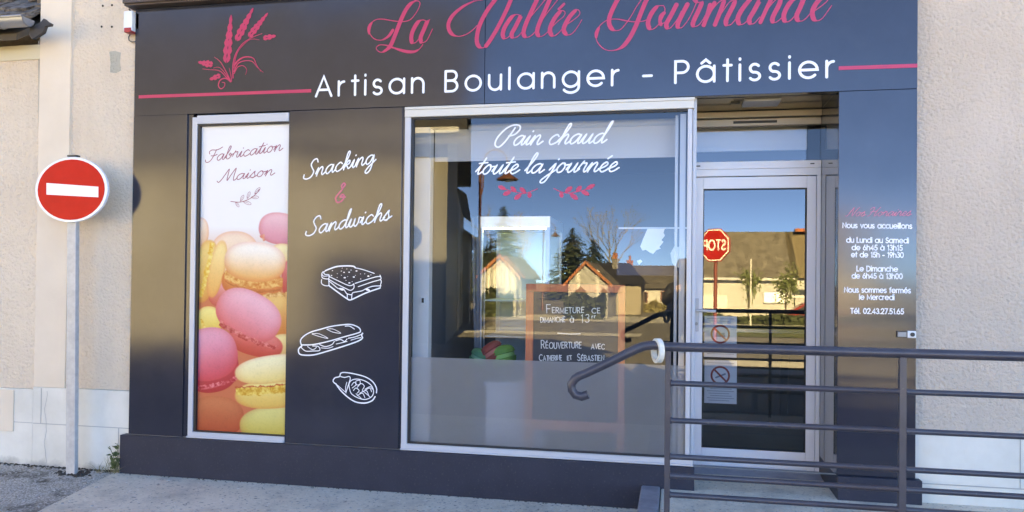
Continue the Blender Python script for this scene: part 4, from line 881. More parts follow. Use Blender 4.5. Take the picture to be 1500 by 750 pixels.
def disc(name, r0, r1, y0, y1, m, par, k=36):
    q = MB(); n = k; vs = []
    for y in (y0, y1):
        for i in range(n): a = 2*math.pi*i/n; vs.append((c.x+r0*math.cos(a), y, c.z+r1*math.sin(a)))
    q.add(vs, [tuple(range(n)), tuple(range(2*n-1,n-1,-1))]+[(i,(i+1)%n,(i+1)%n+n,i+n) for i in range(n)])
    return q.build(name, m, par, bevel=.002)
R0 = (rr_+rz)/2
dsc = disc('sign_plate', rr_, rz, sy-.052, sy-.030, M['sign_white'], sg)
disc('sign_face', rr_*.925, rz*.93, sy-.0545, sy-.0525, M['sign_red'], dsc)
a1, a2, a3, a4 = [at(*q, sy-.056) for q in ((68,268),(144,273.5),(144,289),(68,285))]
b = MB().prism([a1,a2,a3,a4], (0,.0012,0)); b.build('white_bar', M['sign_white'], dsc)
b = MB(); zc_ = c.z+.10
for zz_ in (c.z+.13, c.z-.13): MB().box(tx-.06, tx+.06, sy-.0295, sy-.0205, zz_-.015, zz_+.015).build('bracket', M['galv'], sg)
q = MB()
for k in range(46):
    a = random.uniform(0,6.28); d = random.uniform(.03,.13)**1.0; r_ = random.uniform(.006,.018)
    x, y = pb0.x+math.cos(a)*d*1.25, sy+math.sin(a)*d*.6
    q.lathe([(r_*1.3,0),(r_,r_*.6),(r_*.3,r_*.95),(0,r_)], (x,y,.004), 6)
o = q.build('loose_dirt', M['soil']); o['kind'] = 'stuff'; tag(o, 'loose dark dirt heaped round the foot of the sign post', 'dirt')

# handrail at the front edge of the landing
hr = thing('handrail', 'dark painted tube handrail with horizontal bars in front of the entrance', 'railing')
hy = -1.72
pth = [at(*q, hy) for q in ((861.6,577.6),(852,581),(843,578.5),(837.6,571),(837,562.5),(842,555),(848,550.8),(860,546),(880,536.6),(900,527),(916,519),(932,511.3),(940,508.2),(948,506.4),(957.6,505.6),(970,505.7))]
zr = 1.211
pth = pth[:-1]+[Vector((at(975,506,hy).x,hy,zr)), Vector((2.9,hy,zr))]
b = MB().tube(pth, .0205, 16); b.build('top_rail', M['rail'], hr, smooth=True)
xa, xb, xc = at(978,600,hy).x, at(1321.5,600,hy).x, 1.92
for x in (xa, xb, xc+.0, 2.85):
    b = MB().box(x-.0125, x+.0125, hy-.006, hy+.006, .150, zr-.016) if x == xa else MB().box(x-.014, x+.014, hy-.014, hy+.014, .150, zr-.016)
    b.build('post', M['rail'], hr, bevel=.002)
xs = [xa+.0126, xb-.0141, xb+.0141, xc-.0141, xc+.0141, 2.835]
for zz_ in (1.050, .886, .726, .642, .558, .40):
    for k in range(3):
        L0, L1 = xs[2*k], xs[2*k+1]; b = MB().tube([(L0,hy,zz_),(L0+.004,hy,zz_),(L0+.007,hy,zz_),(L1-.007,hy,zz_),(L1-.004,hy,zz_),(L1,hy,zz_)], [.0158,.0152,.0125,.0125,.0152,.0158], 12); b.build('bar', M['rail'], hr, smooth=True)
# roll of tape hanging on the rail
tc = at(963.5, 506, hy)
q = MB(); pr = [(.040,-.0115),(.055,-.0115),(.055,.0115),(.040,.0115)]; n = 40; vs = []; fs = []
ax = Vector((1,.42,0)).normalized(); e1 = Vector((-.42,1,0)).normalized(); cc = Vector((tc.x,hy,zr-.040+.0205+.0005))
for i in range(n):
    a = 2*math.pi*i/n
    for r_, h in pr: vs.append(cc+e1*r_*math.cos(a)+Vector((0,0,r_*math.sin(a)))+ax*h)
for i in range(n):
    for k in range(4): fs.append((i*4+k, i*4+(k+1)%4, ((i+1)%n)*4+(k+1)%4, ((i+1)%n)*4+k))
q.add(vs, fs); tr_ = q.build('tape_roll', M['tape'], None, smooth=True); tag(tr_, 'roll of white masking tape hanging on the handrail', 'tape roll')

# alarm box on the wall
al = thing('alarm_siren', 'white alarm box with a red flasher on the wall beside the fascia', 'alarm')
a1, a2 = at(181,16,-.04), at(193,44.5,-.04)
b = MB().box(a1.x, a2.x, -.04, .059, a2.z, a1.z); b.build('housing', M['white_plastic'], al, bevel=.006)
r1, r2 = at(181.5,40.5,-.045), at(191.5,46,-.045); b = MB().box(r1.x, r2.x, -.046, .02, r2.z-.004, r1.z); b.build('flasher', M['red_plastic'], al, bevel=.005)
b = MB(); b.box(a2.x+.001, a2.x+.03, .0, .059, a2.z+.02, a1.z-.01); b.build('bracket', M['alu_dk'], al, bevel=.003)
b = MB().tube([at(*q, .045) for q in ((191,46),(191,50),(188.5,54),(189,59),(193,61.5),(198,61),(201,58))], .004, 6); b.build('cable', M['black'], al, smooth=True); b = MB().tube([at(*q, .05) for q in ((189,13),(193,19),(197,23))], .006, 6); b.build('cable', M['black'], al, smooth=True)
# marks on the roughcast
b = MB(); 
for px, py in ((150.5,8.5),(164,7.5),(148.8,39),(163.8,39.2),(49.5,90.5)):
    c0 = at(px,py,.058); b.lathe([(.009,0),(.009,-.002),(0,-.002)], (c0.x,.0595,c0.z), 10, 'y')
b.build('screw_hole', M['soil'], shop)
b = MB(); poly = [(160,76),(168,74.5),(177,77),(175.5,90),(177,103),(170,107),(161,106),(162,92)]
b.prism([at(a_, b_, .0575) for a_, b_ in poly], (0,.002,0)); b.build('plaster_patch', roughcast('plaster_patch_render', (.50,.44,.35), (.57,.50,.40), (.30,.26,.21)), shop)
# meter cover in the base
c1, c2 = at(-6,570,.025), at(19.5,632,.025)
# neighbouring house
nb_ = thing('neighbour_house', 'low cream roughcast house with a slate roof and zinc gutter at the left edge', 'house')
b = MB().box(-16, XW-.002, .05, .4, .60, 3.3); b.build('wall', M['cast'], nb_)
z_e = at(30,88,.04).z
b = MB().box(-16, XW-.003, .038, .0495, z_e, 3.32); b.build('eaves_band', mat('cream_band', (.68,.58,.42), .85), nb_)
b = MB().box(-16, XW-.002, .03, .4, -.2, .598); b.build('wall_base', M['white_base'], nb_)
b = MB().box(c1.x-.5, c2.x, .020, .0295, c2.z, c1.z); b.build('meter_cover', M['smooth'], nb_, bevel=.004)
b = MB(); b.box(-16, XW-.003, .0285, .04, .333, .337); b.build('block_joint', M['joint'], nb_)
b = MB(); b.box(-16, -5.0, .41, 9, -.2, 3.3); b.prism([(-16,.0,3.4),(-16,9,3.4),(-16,4.5,7.4)], (10.95,0,0)); b.build('body', M['cast'], nb_)
# slates: overlapping courses, irregular ends
q = MB(); e0 = at(66,52,-.22).z+.05
rng2 = random.Random(5)
for r_ in range(30):
    y0 = -.25+r_*.075; zb_ = e0+.02+r_*.054; x = -9.0
    while x < XW-.02:
        wv = rng2.uniform(.10,.22); x2 = min(x+wv, XW-.012+rng2.uniform(-.05,.015)); dzv = rng2.uniform(-.012,.012); dy = rng2.uniform(-.03,.02)
        t_ = rng2.uniform(.010,.030); tilt = rng2.uniform(-.008,.008)
        q.prism([(x,y0+dy,zb_+dzv),(x+wv*.5,y0+dy-rng2.uniform(0,.012),zb_+dzv+tilt*.3),(x2-.004,y0+dy+rng2.uniform(0,.02),zb_+dzv+tilt),(x2-.006,y0+.26,zb_+.17),(x,y0+.26,zb_+.17)], (0,-.006,t_)); x += wv
q.build('roof_slates', M['slate'], nb_)
q = MB(); q.prism([(-9,-.16,e0),(-9,2.3,e0+1.72),(-9,2.3,e0+1.60),(-9,-.16,e0-.05)], (9+XW-.03,0,0)); q.build('roof_boards', mat('old_boards', (.10,.075,.055), .9), nb_)
gx = at(43,40,-.26).x; gzz = at(20,33,-.26).z
q = MB(); n = 12; vs = []; 
for x in (-9, gx):
    for rr2 in (.062, .058):
        for k in range(n+1): a = math.pi+math.pi*k/n; vs.append((x, -.27+rr2*math.cos(a), gzz+.02+rr2*math.sin(a)))
m_ = n+1
fs = [(k,k+1,2*m_+k+1,2*m_+k) for k in range(n)]+[(m_+k+1,m_+k,3*m_+k,3*m_+k+1) for k in range(n)]+[(2*m_+k,2*m_+k+1,3*m_+k+1,3*m_+k) for k in range(n)]+[(0,2*m_,3*m_,m_),(n,m_+n,3*m_+n,2*m_+n)]
q.add(vs, fs); q.tube([(-9,-.335,gzz+.022),(gx,-.335,gzz+.022)], .009, 8); q.add([(gx,-.27+.062*math.cos(math.pi+math.pi*k/n),gzz+.02+.062*math.sin(math.pi+math.pi*k/n)) for k in range(n+1)], [tuple(range(n+1))])
gt = q.build('gutter', M['zinc'], nb_, smooth=True)
xj = at(5,40,-.26).x; q = MB(); q.tube([(xj,-.27+.0645*math.cos(math.pi+math.pi*k/14),gzz+.02+.0645*math.sin(math.pi+math.pi*k/14)) for k in range(15)], .004, 6); q.build('gutter_joint', M['alu_dk'], gt)
q = MB(); p1 = at(46,47,-.22); q.prism([at(*z_,-.2) for z_ in ((44,38),(58,34),(64,27),(67,30),(74,34),(73,37),(66,38),(63,47),(54,53),(47,57),(42,51))], (0,.03,0)); q.build('eaves_end', mat('old_lead', (.055,.047,.045), .8), nb_)
q = MB(); q.tube([at(57.2,y_,.046)+Vector((random.uniform(-.003,.003),0,0)) for y_ in range(60, 580, 16)], .005, 6); q.build('cable', mat('painted_cable', (.50,.42,.34), .8), nb_, smooth=True)

# weeds at the foot of the wall
wd_ = thing('weed', 'small green weed growing at the wall base beside the plinth', 'plant')
base = Vector((at(172,690,-.02).x, -.02, .006))
q = MB(); ql = MB(); rw = random.Random(2)
def leafq(mb, p, d, ln, wv):
    d = d.normalized(); s_ = d.cross(Vector((rw.uniform(-.3,.3), 1, rw.uniform(-.2,.6)))).normalized()*wv
    mb.add([p, p+d*ln*.45+s_, p+d*ln, p+d*ln*.45-s_], [(0,1,2,3)])
for k in range(5):
    top = base+Vector((rw.uniform(-.05,.03), rw.uniform(-.05,0), rw.uniform(.1,.27))); mid = (base+top)/2+Vector((rw.uniform(-.02,.02),0,0))
    q.tube([base+Vector((rw.uniform(-.02,.02),rw.uniform(-.02,.0),0)), mid, top], .0022, 5)
    for t_ in range(14):
        u_ = rw.random(); p_ = base.lerp(top, .25+.75*u_); leafq(ql, p_, Vector((rw.uniform(-1,1), rw.uniform(-1,.2), rw.uniform(-.1,.7))), rw.uniform(.02,.045), rw.uniform(.007,.014))
q.build('stem', M['leaf'], wd_); ql.build('leaves', M['leaf'], wd_)
q = MB(); g0_ = Vector((at(164,690,-.02).x, -.02, .006))
for k in range(34):
    p_ = g0_+Vector((rw.uniform(-.13,.10), rw.uniform(-.06,.03), 0)); a = rw.uniform(-1.1,1.1); ln = rw.uniform(.04,.16)
    t_ = p_+Vector((math.sin(a)*ln, rw.uniform(-.05,.02), math.cos(a)*ln)); m2 = p_.lerp(t_,.5)+Vector((0,0,.01))
    q.add([p_-Vector((.002,0,0)), p_+Vector((.002,0,0)), m2+Vector((.0018,0,0)), m2-Vector((.0018,0,0))], [(0,1,2,3)]); q.add([m2-Vector((.0018,0,0)), m2+Vector((.0018,0,0)), t_], [(0,1,2)])
tag(q.build('grass_tuft', M['straw']), 'dry grass tuft at the foot of the white wall base', 'grass')
q = MB()
for k in range(420):
    x = rw.uniform(-6.5, -4.15); x = x; y = .028-abs(rw.gauss(0,.028)); r_ = rw.uniform(.003,.010)
    q.lathe([(r_*1.4,0),(r_,r_*.6),(0,r_*.9)], (x,y,.004), 5)
for k in range(160):
    x = rw.uniform(-4.05, .1); y = -.042-abs(rw.gauss(0,.012)); r_ = rw.uniform(.002,.005)
    q.lathe([(r_*1.4,0),(r_,r_*.6),(0,r_*.9)], (x,y,.008), 5)
o = q.build('wall_foot_debris', M['soil']); o['kind'] = 'stuff'; tag(o, 'dark soil crumbs along the foot of the walls', 'soil')
q = MB()
for k in range(320):
    p_ = Vector((rw.uniform(-4,0), rw.uniform(-1.6,-.05), .008)); r_ = rw.uniform(.0015,.005) if k % 9 else rw.uniform(.006,.010)
    q.lathe([(r_*1.2,0),(r_,r_*.5),(0,r_*.7)], p_, 6)
q2 = MB(); c_n = Vector((-dirn.y, dirn.x, 0))
for k in range(5200):
    x = rw.uniform(-7.0, -3.5); y = rw.uniform(-2.4, .02); p_ = Vector((x, y, .004))
    side_ = (p_-a0).dot(c_n)
    if (p_-a0-dirn*0).cross(dirn).z < .02: continue
    r_ = rw.uniform(.0025,.0075); q2.lathe([(r_*1.2,0),(r_*.9,r_*.6),(0,r_*.8)], p_, 5)
oo = q2.build('grit', mat('grit_stone', (.42,.38,.34), .9)); oo['kind'] = 'stuff'; tag(oo, 'loose grey grit over the asphalt verge at the left', 'grit')
o = q.build('pebbles', mat('pale_stone', (.45,.43,.40), .9)); o['kind'] = 'stuff'; tag(o, 'small pale pebbles scattered on the concrete forecourt', 'pebbles')

# ================================================================== ACROSS THE CROSSING (seen mirrored in the panes)
def foot_house(name, label, poly, z0, eave, wallm, roofm, ridge=None, over=.35, grp=None, slabs=True):
    """house on a 4-cornered footprint (p0,p1 front edge facing the shop, then p2,p3), gable roof with its ridge along p0-p1"""
    t = thing(name, label, 'house', grp)
    P4 = [Vector((x,y,0)) for x, y in poly]; b = MB()
    b.prism([(p.x,p.y,z0-1.0) for p in P4], (0,0,eave-z0+1.0))
    mA, mB_ = (P4[1]+P4[2])/2, (P4[0]+P4[3])/2
    if ridge:
        b.add([(P4[1].x,P4[1].y,eave),(P4[2].x,P4[2].y,eave),(mA.x,mA.y,ridge)], [(0,1,2)]); b.add([(P4[0].x,P4[0].y,eave),(P4[3].x,P4[3].y,eave),(mB_.x,mB_.y,ridge)], [(0,1,2)])
    b.build('wall', wallm, t)
    if ridge:
        r = MB()
        for a, c in ((P4[0],P4[1]), (P4[3],P4[2])):
            m0, m1 = mB_, mA
            ax = (P4[1]-P4[0]).normalized()*over
            dn0 = (a-m0); dn1 = (c-m1); k = over/dn0.length; dzr = (ridge-eave)*k
            q = [Vector((*(m0-ax).xy, ridge+.02)), Vector((*(m1+ax).xy, ridge+.02)), Vector((*(c+dn1*k+ax).xy, eave-dzr+.02)), Vector((*(a+dn0*k-ax).xy, eave-dzr+.02))]
            r.prism(q, (0,0,.14))
        r.build('roof', roofm, t)
    return t
def win(par, p, wdt, hgt, facing=1, m=None, frame=None):
    """window on a wall that faces the shop: p = lower-left corner seen from the shop side is irrelevant, centre used"""
    b = MB(); b.box(p.x-wdt/2, p.x+wdt/2, p.y+.01, p.y+.05, p.z-hgt/2, p.z+hgt/2); f = b.build('window', frame or M['shutter'], par)
    b = MB()
    for i in (-1, 1):
        for j in (-1, 0, 1):
            b.box(p.x+i*wdt*.24-wdt*.19, p.x+i*wdt*.24+wdt*.19, p.y+.051, p.y+.06, p.z+j*hgt*.31-hgt*.13, p.z+j*hgt*.31+hgt*.13)
    b.build('pane', m or M['winglass'], f)
def chimney(par, p, wx, h, m, potm=None, pots=1):
    b = MB(); b.box(p.x-wx/2, p.x+wx/2, p.y-wx*.4, p.y+wx*.4, p.z-1.5, p.z+h); b.box(p.x-wx*.58, p.x+wx*.58, p.y-wx*.48, p.y+wx*.48, p.z+h, p.z+h+.12); c_ = b.build('chimney', m, par)
    for k in range(pots):
        q = MB().lathe([(.14,0),(.12,.5),(.16,.55)], (p.x+(k-(pots-1)/2)*wx*.4, p.y, p.z+h+.12), 10); q.build('chimney_pot', M['brick'], c_)
# big roughcast house opposite and the shaded row running away behind it
nx = mir(655, 300, 14.06); eB = mir(640, 184, 14.06).z; rB = mir(470, 18, 18.2).z
dxy = Vector((mir(690,300,60).x-nx.x, -60-nx.y)).normalized()
q1 = Vector((nx.x, nx.y)); q2 = q1+dxy*8.3; q3 = q2+dxy*11; q4 = q3+dxy*12; q5 = q4+dxy*15
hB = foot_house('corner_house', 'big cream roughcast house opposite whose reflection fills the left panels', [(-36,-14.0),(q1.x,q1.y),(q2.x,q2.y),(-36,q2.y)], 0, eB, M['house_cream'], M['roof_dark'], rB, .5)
b = MB(); b.box(-36, q1.x+.45, -13.5, -13.38, eB-.30, eB-.16); b.build('gutter', M['zinc'], hB)
for x in (-9.4, -14.5, -20): win(hB, Vector((x,-14.0,3.0)), 1.1, 1.5, m=M['winglass'], frame=M['house_white'])
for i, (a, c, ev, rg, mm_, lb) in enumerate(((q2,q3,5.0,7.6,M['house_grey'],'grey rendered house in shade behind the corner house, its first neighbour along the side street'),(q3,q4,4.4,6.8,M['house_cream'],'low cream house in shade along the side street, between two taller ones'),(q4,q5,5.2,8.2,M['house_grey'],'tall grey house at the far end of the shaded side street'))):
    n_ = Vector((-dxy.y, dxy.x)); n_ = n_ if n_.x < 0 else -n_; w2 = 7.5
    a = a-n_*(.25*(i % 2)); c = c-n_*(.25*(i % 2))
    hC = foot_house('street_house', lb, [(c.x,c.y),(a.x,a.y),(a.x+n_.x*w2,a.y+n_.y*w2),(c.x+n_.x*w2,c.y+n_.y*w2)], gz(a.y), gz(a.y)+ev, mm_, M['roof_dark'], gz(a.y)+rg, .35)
    for k in range(3):
        p = a.lerp(c, (k+.5)/3); z_ = gz(a.y)
        b = MB(); e_ = dxy*.5; off = -n_*.02
        for zz0, zz1 in ((.9,2.2),(3.0,4.1)):
            pp = [Vector((p.x-e_.x+off.x, p.y-e_.y+off.y, z_+zz0)), Vector((p.x+e_.x+off.x, p.y+e_.y+off.y, z_+zz0)), Vector((p.x+e_.x+off.x, p.y+e_.y+off.y, z_+zz1)), Vector((p.x-e_.x+off.x, p.y-e_.y+off.y, z_+zz1))]
            b.prism(pp, (-n_.x*.03, -n_.y*.03, 0))
        b.build('window', M['winglass'], hC)
    b = MB(); pd = a-n_*.06; b.tube([(pd.x,pd.y,z_),(pd.x,pd.y,z_+ev)], .05, 8); b.build('downpipe', M['zinc'], hC)

def gable_front(name, label, peak, eavel, eaver, Y, depth, wallm, grp=None, strips=True):
    pk = mir(*peak, Y); el = mir(*eavel, Y); er = mir(*eaver, Y); ez = (el.z+er.z)/2; y = pk.y; z0 = gz(y)
    t = thing(name, label, 'house', grp)
    ins = .35
    b = MB(); b.prism([(el.x+ins,y,z0-.5),(er.x-ins,y,z0-.5),(er.x-ins,y,ez+ins*.8),(pk.x,y,pk.z-.15),(el.x+ins,y,ez+ins*.8)], (0,-depth,0)); b.build('wall', wallm, t)
    r = MB()
    for e_ in (el, er): r.prism([(pk.x,y+.25,pk.z),(e_.x,y+.25,ez),(e_.x,y+.25,ez-.16),(pk.x,y+.25,pk.z-.18)], (0,-depth-.5,0))
    rf_ = r.build('roof', M['roof_brown'], t)
    r = MB()
    for e_ in (el, er): r.prism([(pk.x,y+.27,pk.z+.05),(e_.x,y+.27,ez+.05),(e_.x,y+.27,ez-.22),(pk.x,y+.27,pk.z-.24)], (0,-.12,0))
    r.build('verge', M['brick'], rf_)
    if strips:
        for u_ in (.30, .70):
            x = el.x+(er.x-el.x)*u_; b = MB(); b.box(x-.12, x+.12, y, y+.06, z0, ez+.2+(pk.z-ez)*.5); b.build('pilaster_strip', M['house_white'], t)
    return t, (el, er, z0, y)
def bush(name, label, x0, x1, y, z0, h, n, m=None, grp=None, dp=1.0):
    q = MB(); rn = random.Random(int(x0*31+y*7)); 
    for k in range(n):
        x = rn.uniform(x0, x1); u_ = (x-x0)/(x1-x0); hh = h*(.82+.18*math.sin(u_*9+x0)+.1*rn.random())
        p = Vector((x, y+rn.uniform(-dp,dp)*.5, z0+hh*rn.random()**.6)); s_ = rn.uniform(.09,.2); a = Vector((rn.uniform(-1,1),rn.uniform(-1,1),rn.uniform(-1,1))).normalized(); c_ = a.orthogonal().normalized(); d_ = a.cross(c_)
        q.quad(p-c_*s_-d_*s_*.6, p+c_*s_-d_*s_*.6, p+c_*s_+d_*s_*.6, p-c_*s_+d_*s_*.6)
    q.prism([(x0+.15,y-dp*.3,z0-.2),(x1-.15,y-dp*.3,z0-.2),(x1-.15,y-dp*.3,z0+h*.72),(x0+.15,y-dp*.3,z0+h*.72)], (0,dp*.6,0))
    o = q.build(name, m or M['hedge'], None); tag(o, label, 'hedge', grp); return o
for nm, lb, pk, el, er, hx, hl in (('gabled_house','small cream gabled house with red verges reflected above the chalkboard',(858,382),(826,417),(897,416),(829,886),'dark clipped hedge before the gabled house reflected behind the chalkboard'),
                               ('gabled_house','small cream gabled house with red verges reflected in the display fridge',(733,373),(697,406),(763,406),(700,749),'dark clipped hedge before the gabled house reflected in the fridge')):
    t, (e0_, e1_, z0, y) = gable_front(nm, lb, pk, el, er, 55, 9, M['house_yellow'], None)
    a, c_ = mir(hx[0],440,53).x, mir(hx[1],440,53).x
    bush('hedge', hl, a, c_, -52.9, gz(-53), mir(850,426,53).z-gz(-53), 1400)
# slate house with two chimneys
def box_roof(name, label, xl_, xr_, y, z0, eave, ridge, wallm, roofm, depth=8, hip=0.0, grp=None):
    t = thing(name, label, 'house', grp)
    b = MB(); b.box(xl_, xr_, y-depth, y, z0-.5, eave); b.build('wall', wallm, t)
    yo, yb = y+.4, y-depth-.4; ym = y-depth/2; a0_, a1_ = xl_-.3, xr_+.3
    r = MB(); r.add([(a0_,yo,eave-.05),(a1_,yo,eave-.05),(a1_,yb,eave-.05),(a0_,yb,eave-.05),(a0_+hip*.0,ym,ridge),(a1_-hip,ym,ridge)], [(0,1,5,4),(2,3,4,5),(1,2,5),(3,0,4),(3,2,1,0)])
    r.build('roof', roofm, t); return t
Y = 64; pL, pR = mir(866,415,Y), mir(939,415,Y)
t = box_roof('slate_house', 'dark slate-roofed house with a brick-potted chimney reflected right of the gabled house', pL.x, pR.x, -Y, -1.4, mir(900,415,Y).z, mir(890,385,Y+4).z, M['house_grey'], M['roof_dark'], 8, hip=mir(939,400,Y).x-mir(914,400,Y).x)
c = mir(901,392,Y+3); chimney(t, c, mir(905.5,390,Y).x-mir(896,390,Y).x, mir(900,381,Y+3).z-c.z, M['house_cream'], pots=2)
Y = 84; t = box_roof('mossy_roof_house', 'long house with a weathered mossy roof and one chimney, reflected farthest back', mir(918,400,Y).x, mir(1030,400,Y).x, -Y, -1.4, mir(960,403,Y).z, mir(960,389,Y+4).z, M['house_grey'], M['roof_brown'], 8)
c = mir(922.5,395,Y+3); chimney(t, c, mir(927,390,Y).x-mir(918,390,Y).x, mir(922,383,Y+3).z-c.z, M['brick'], pots=1)
Y = 74; t = box_roof('white_house', 'white house under a low dark roof with a red-framed window', mir(937,430,Y).x, mir(1012,430,Y).x, -Y, -1.4, mir(970,422,Y).z, mir(970,403,Y+4).z, M['house_white'], M['roof_brown'], 8)
a, c = mir(968,434,Y), mir(985,434,Y); win(t, (a+c)/2, c.x-a.x, 1.0)
a = mir(938.5,435,Y); win(t, a+Vector((.35,0,0)), .7, 1.0)
bush('shrub', 'low dry shrubs in front of the white house', mir(940,450,70).x, mir(975,450,70).x, -70, -1.4, 1.0, 500, M['straw'])
# long roofed building in the door glass
def md(px, py, Y): return mir(px, py, Y, D0+.02)
Y = 62; yw = 2*(D0+.02)-Y
lh = box_roof('long_hall', 'long pale hall under a huge weathered tiled roof, reflected in the door', md(1015,430,Y).x, md(1163,430,Y).x, yw, -1.4, md(1100,405.5,Y).z, md(1100,339,Y+4).z, M['house_peach'], M['roof_brown'], 9)
lh2 = box_roof('hall_annexe', 'annexe with a browner roof and red ridge right of the long hall', md(1164,430,Y).x+.05, md(1260,430,Y).x, yw, -1.4, md(1100,405.5,Y).z, md(1100,339,Y+4).z, M['house_peach'], mat('roof_ochre', (.13,.105,.07), .9), 9)
b = MB(); a = md(1164,338,Y+4); b.box(a.x, a.x+12, a.y-.3, a.y+.3, a.z-.1, a.z+.18); b.build('ridge_tiles', M['roof_red'], lh2)
b = MB(); a, c = md(1016,407,Y), md(1163,407,Y); b.box(a.x, c.x, yw+.41, yw+.55, a.z-.12, a.z+.05); b.build('gutter', M['zinc'], lh)
nb2 = thing('notice_board', 'white two-leaf notice board on the pale hall wall', 'notice board')
a, c = md(1118,427,Y), md(1154,444.5,Y); yy = yw+.01
b = MB(); b.box(a.x, c.x, yy, yy+.10, c.z, a.z); b.build('frame', M['zinc'], nb2)
mx_ = (a.x+c.x)/2
for x0_, x1_ in ((a.x+.06, mx_-.04), (mx_+.04, c.x-.06)): b = MB().box(x0_, x1_, yy+.101, yy+.11, c.z+.06, a.z-.06); b.build('sheet', M['paper'], nb2)
b = MB(); a, c = md(1160,424,Y), md(1210,432,Y); b.box(a.x, c.x, yw+.01, yw+.05, c.z, a.z); b.build('window', M['winglass'], lh2)
b = MB(); a, c = md(1158,433,Y), md(1210,437,Y); b.box(a.x, c.x, yw+.01, yw+.07, c.z, a.z); b.build('window_sill', M['house_white'], lh2)
b = MB(); a, c = md(1030,432,Y), md(1065,452,Y); b.box(a.x, c.x, yw+.01, yw+.05, c.z-.3, a.z); b.build('garage_door', M['house_white'], lh)
# trees
def conifer(px, top, Y, wpx, label, bare=0.0):
    wpx = wpx*3.2
    p = mir(px, top, Y); z0 = -1.4; h = p.z-z0; r0 = (mir(px+wpx/2,400,Y).x-p.x)*1.15; rn = random.Random(int(px)); x, y = p.x, p.y
    t = thing('conifer', label, 'tree', 'conifers beyond the houses')
    MB().tube([(x,y,z0),(x+.1,y,z0+h*.5),(x,y,z0+h*.97)], [.28,.16,.03], 8).build('trunk', M['bark'], t)
    q = MB(); z = .12*h
    while z < h*.985:
        f = 1-z/h; rad = r0*(f**.72)*rn.uniform(.7,1.12)+.12; nb_r = int(7+10*f)
        for k in range(nb_r):
            if rn.random() < bare: continue
            a = rn.uniform(0,6.283); rr2 = rad*rn.uniform(.75,1.1); d = Vector((math.cos(a), math.sin(a), 0)); s_ = Vector((-d.y,d.x,0))
            nseg = 4
            for j in range(nseg):
                u0 = (j+.1)/nseg; u1 = (j+1.25)/nseg; wv = .32*(1.15-u0)*rad*.5+.10; dr0 = -.25*rr2*u0**1.5; dr1 = -.25*rr2*u1**1.5+.06
                b0 = Vector((x,y,z0+z))+d*rr2*u0+Vector((0,0,dr0+rn.uniform(-.1,.1))); b1 = Vector((x,y,z0+z))+d*rr2*u1+Vector((0,0,dr1+rn.uniform(-.1,.1)))
                tl = Vector((0,0,rn.uniform(-.5,.1)*wv))
                q.add([b0, b0.lerp(b1,.5)+s_*wv+tl, b1, b0.lerp(b1,.5)-s_*wv+tl], [(0,1,2,3)])
        z += h*.018*rn.uniform(.8,1.3)
    q.build('crown', M['needles'], t)
conifer(839, 332, 112, 36, 'tall dark conifer, widest of the pair reflected left of the bare tree')
conifer(870, 349, 112, 28, 'shorter pointed conifer directly left of the bare tree')
conifer(738, 300, 92, 32, 'tallest conifer, its tip reflected above the display fridge')
conifer(700, 345, 98, 22, 'narrow conifer reflected beside the lamp post at the left')
conifer(716, 352, 105, 24, 'low bushy conifer between the lamp post and the tallest conifer')
def broadleaf_bare(p, z0, h, label, seed, leaf=None, spread=.55, nleaf=0, depth=6, r0=.16):
    t = thing('bare_tree' if not leaf else 'young_tree', label, 'tree'); rn = random.Random(seed); q = MB(); lf = MB(); tips = []
    def br(a, d, ln, r_, lv):
        e_ = a+d*ln; q.tube([a, a.lerp(e_,.5)+Vector((rn.uniform(-.04,.04)*ln,)*3), e_], [r_, r_*.85, r_*.68], 5 if lv < 3 else 4, cap=False)
        tips.append((e_, lv))
        if lv >= depth: return
        for k in range(2 if lv else 4):
            nd = (d+Vector((rn.uniform(-1,1), rn.uniform(-1,1), rn.uniform(-.25,.7)))*spread).normalized(); br(e_, nd, ln*rn.uniform(.68,.92), r_*.70, lv+1)
    br(Vector((p.x,p.y,z0)), Vector((0,0,1)), h*.28, r0, 0)
    tr0 = q.build('trunk', M['bark'] if leaf else M['bark_pale'], t)
    if leaf:
        for k in range(nleaf):
            e_, lv = rn.choice(tips[2:]); c_ = e_+Vector((rn.gauss(0,.18),rn.gauss(0,.18),rn.gauss(0,.22))); leafq(lf, c_, Vector((rn.uniform(-1,1),rn.uniform(-1,1),rn.uniform(-1,1))), rn.uniform(.12,.22), .06)
        lf.build('crown', leaf, t)
p = mir(903, 345, 112); broadleaf_bare(p, -1.4, (p.z+1.4)*1.25, 'wide leafless tree with a fine round crown behind the slate house', 4, None, .60, 0, 7, .20)
p = mir(757, 345, 112); broadleaf_bare(p, -1.4, (p.z+1.4)*1.2, 'leafless tree reflected in the display fridge', 9, None, .60, 0, 7, .20)
p = md(1096, 408, 46); broadleaf_bare(Vector((p.x,p.y,0)), gz(p.y), 3.0, 'slim young tree in leaf, left of the notice board', 5, M['leaf'], .26, 420, 4, .05)
p = md(1151, 408, 46); broadleaf_bare(Vector((p.x,p.y,0)), gz(p.y), 3.2, 'slim young tree in leaf, right of the notice board', 8, M['leaf'], .24, 480, 4, .05)
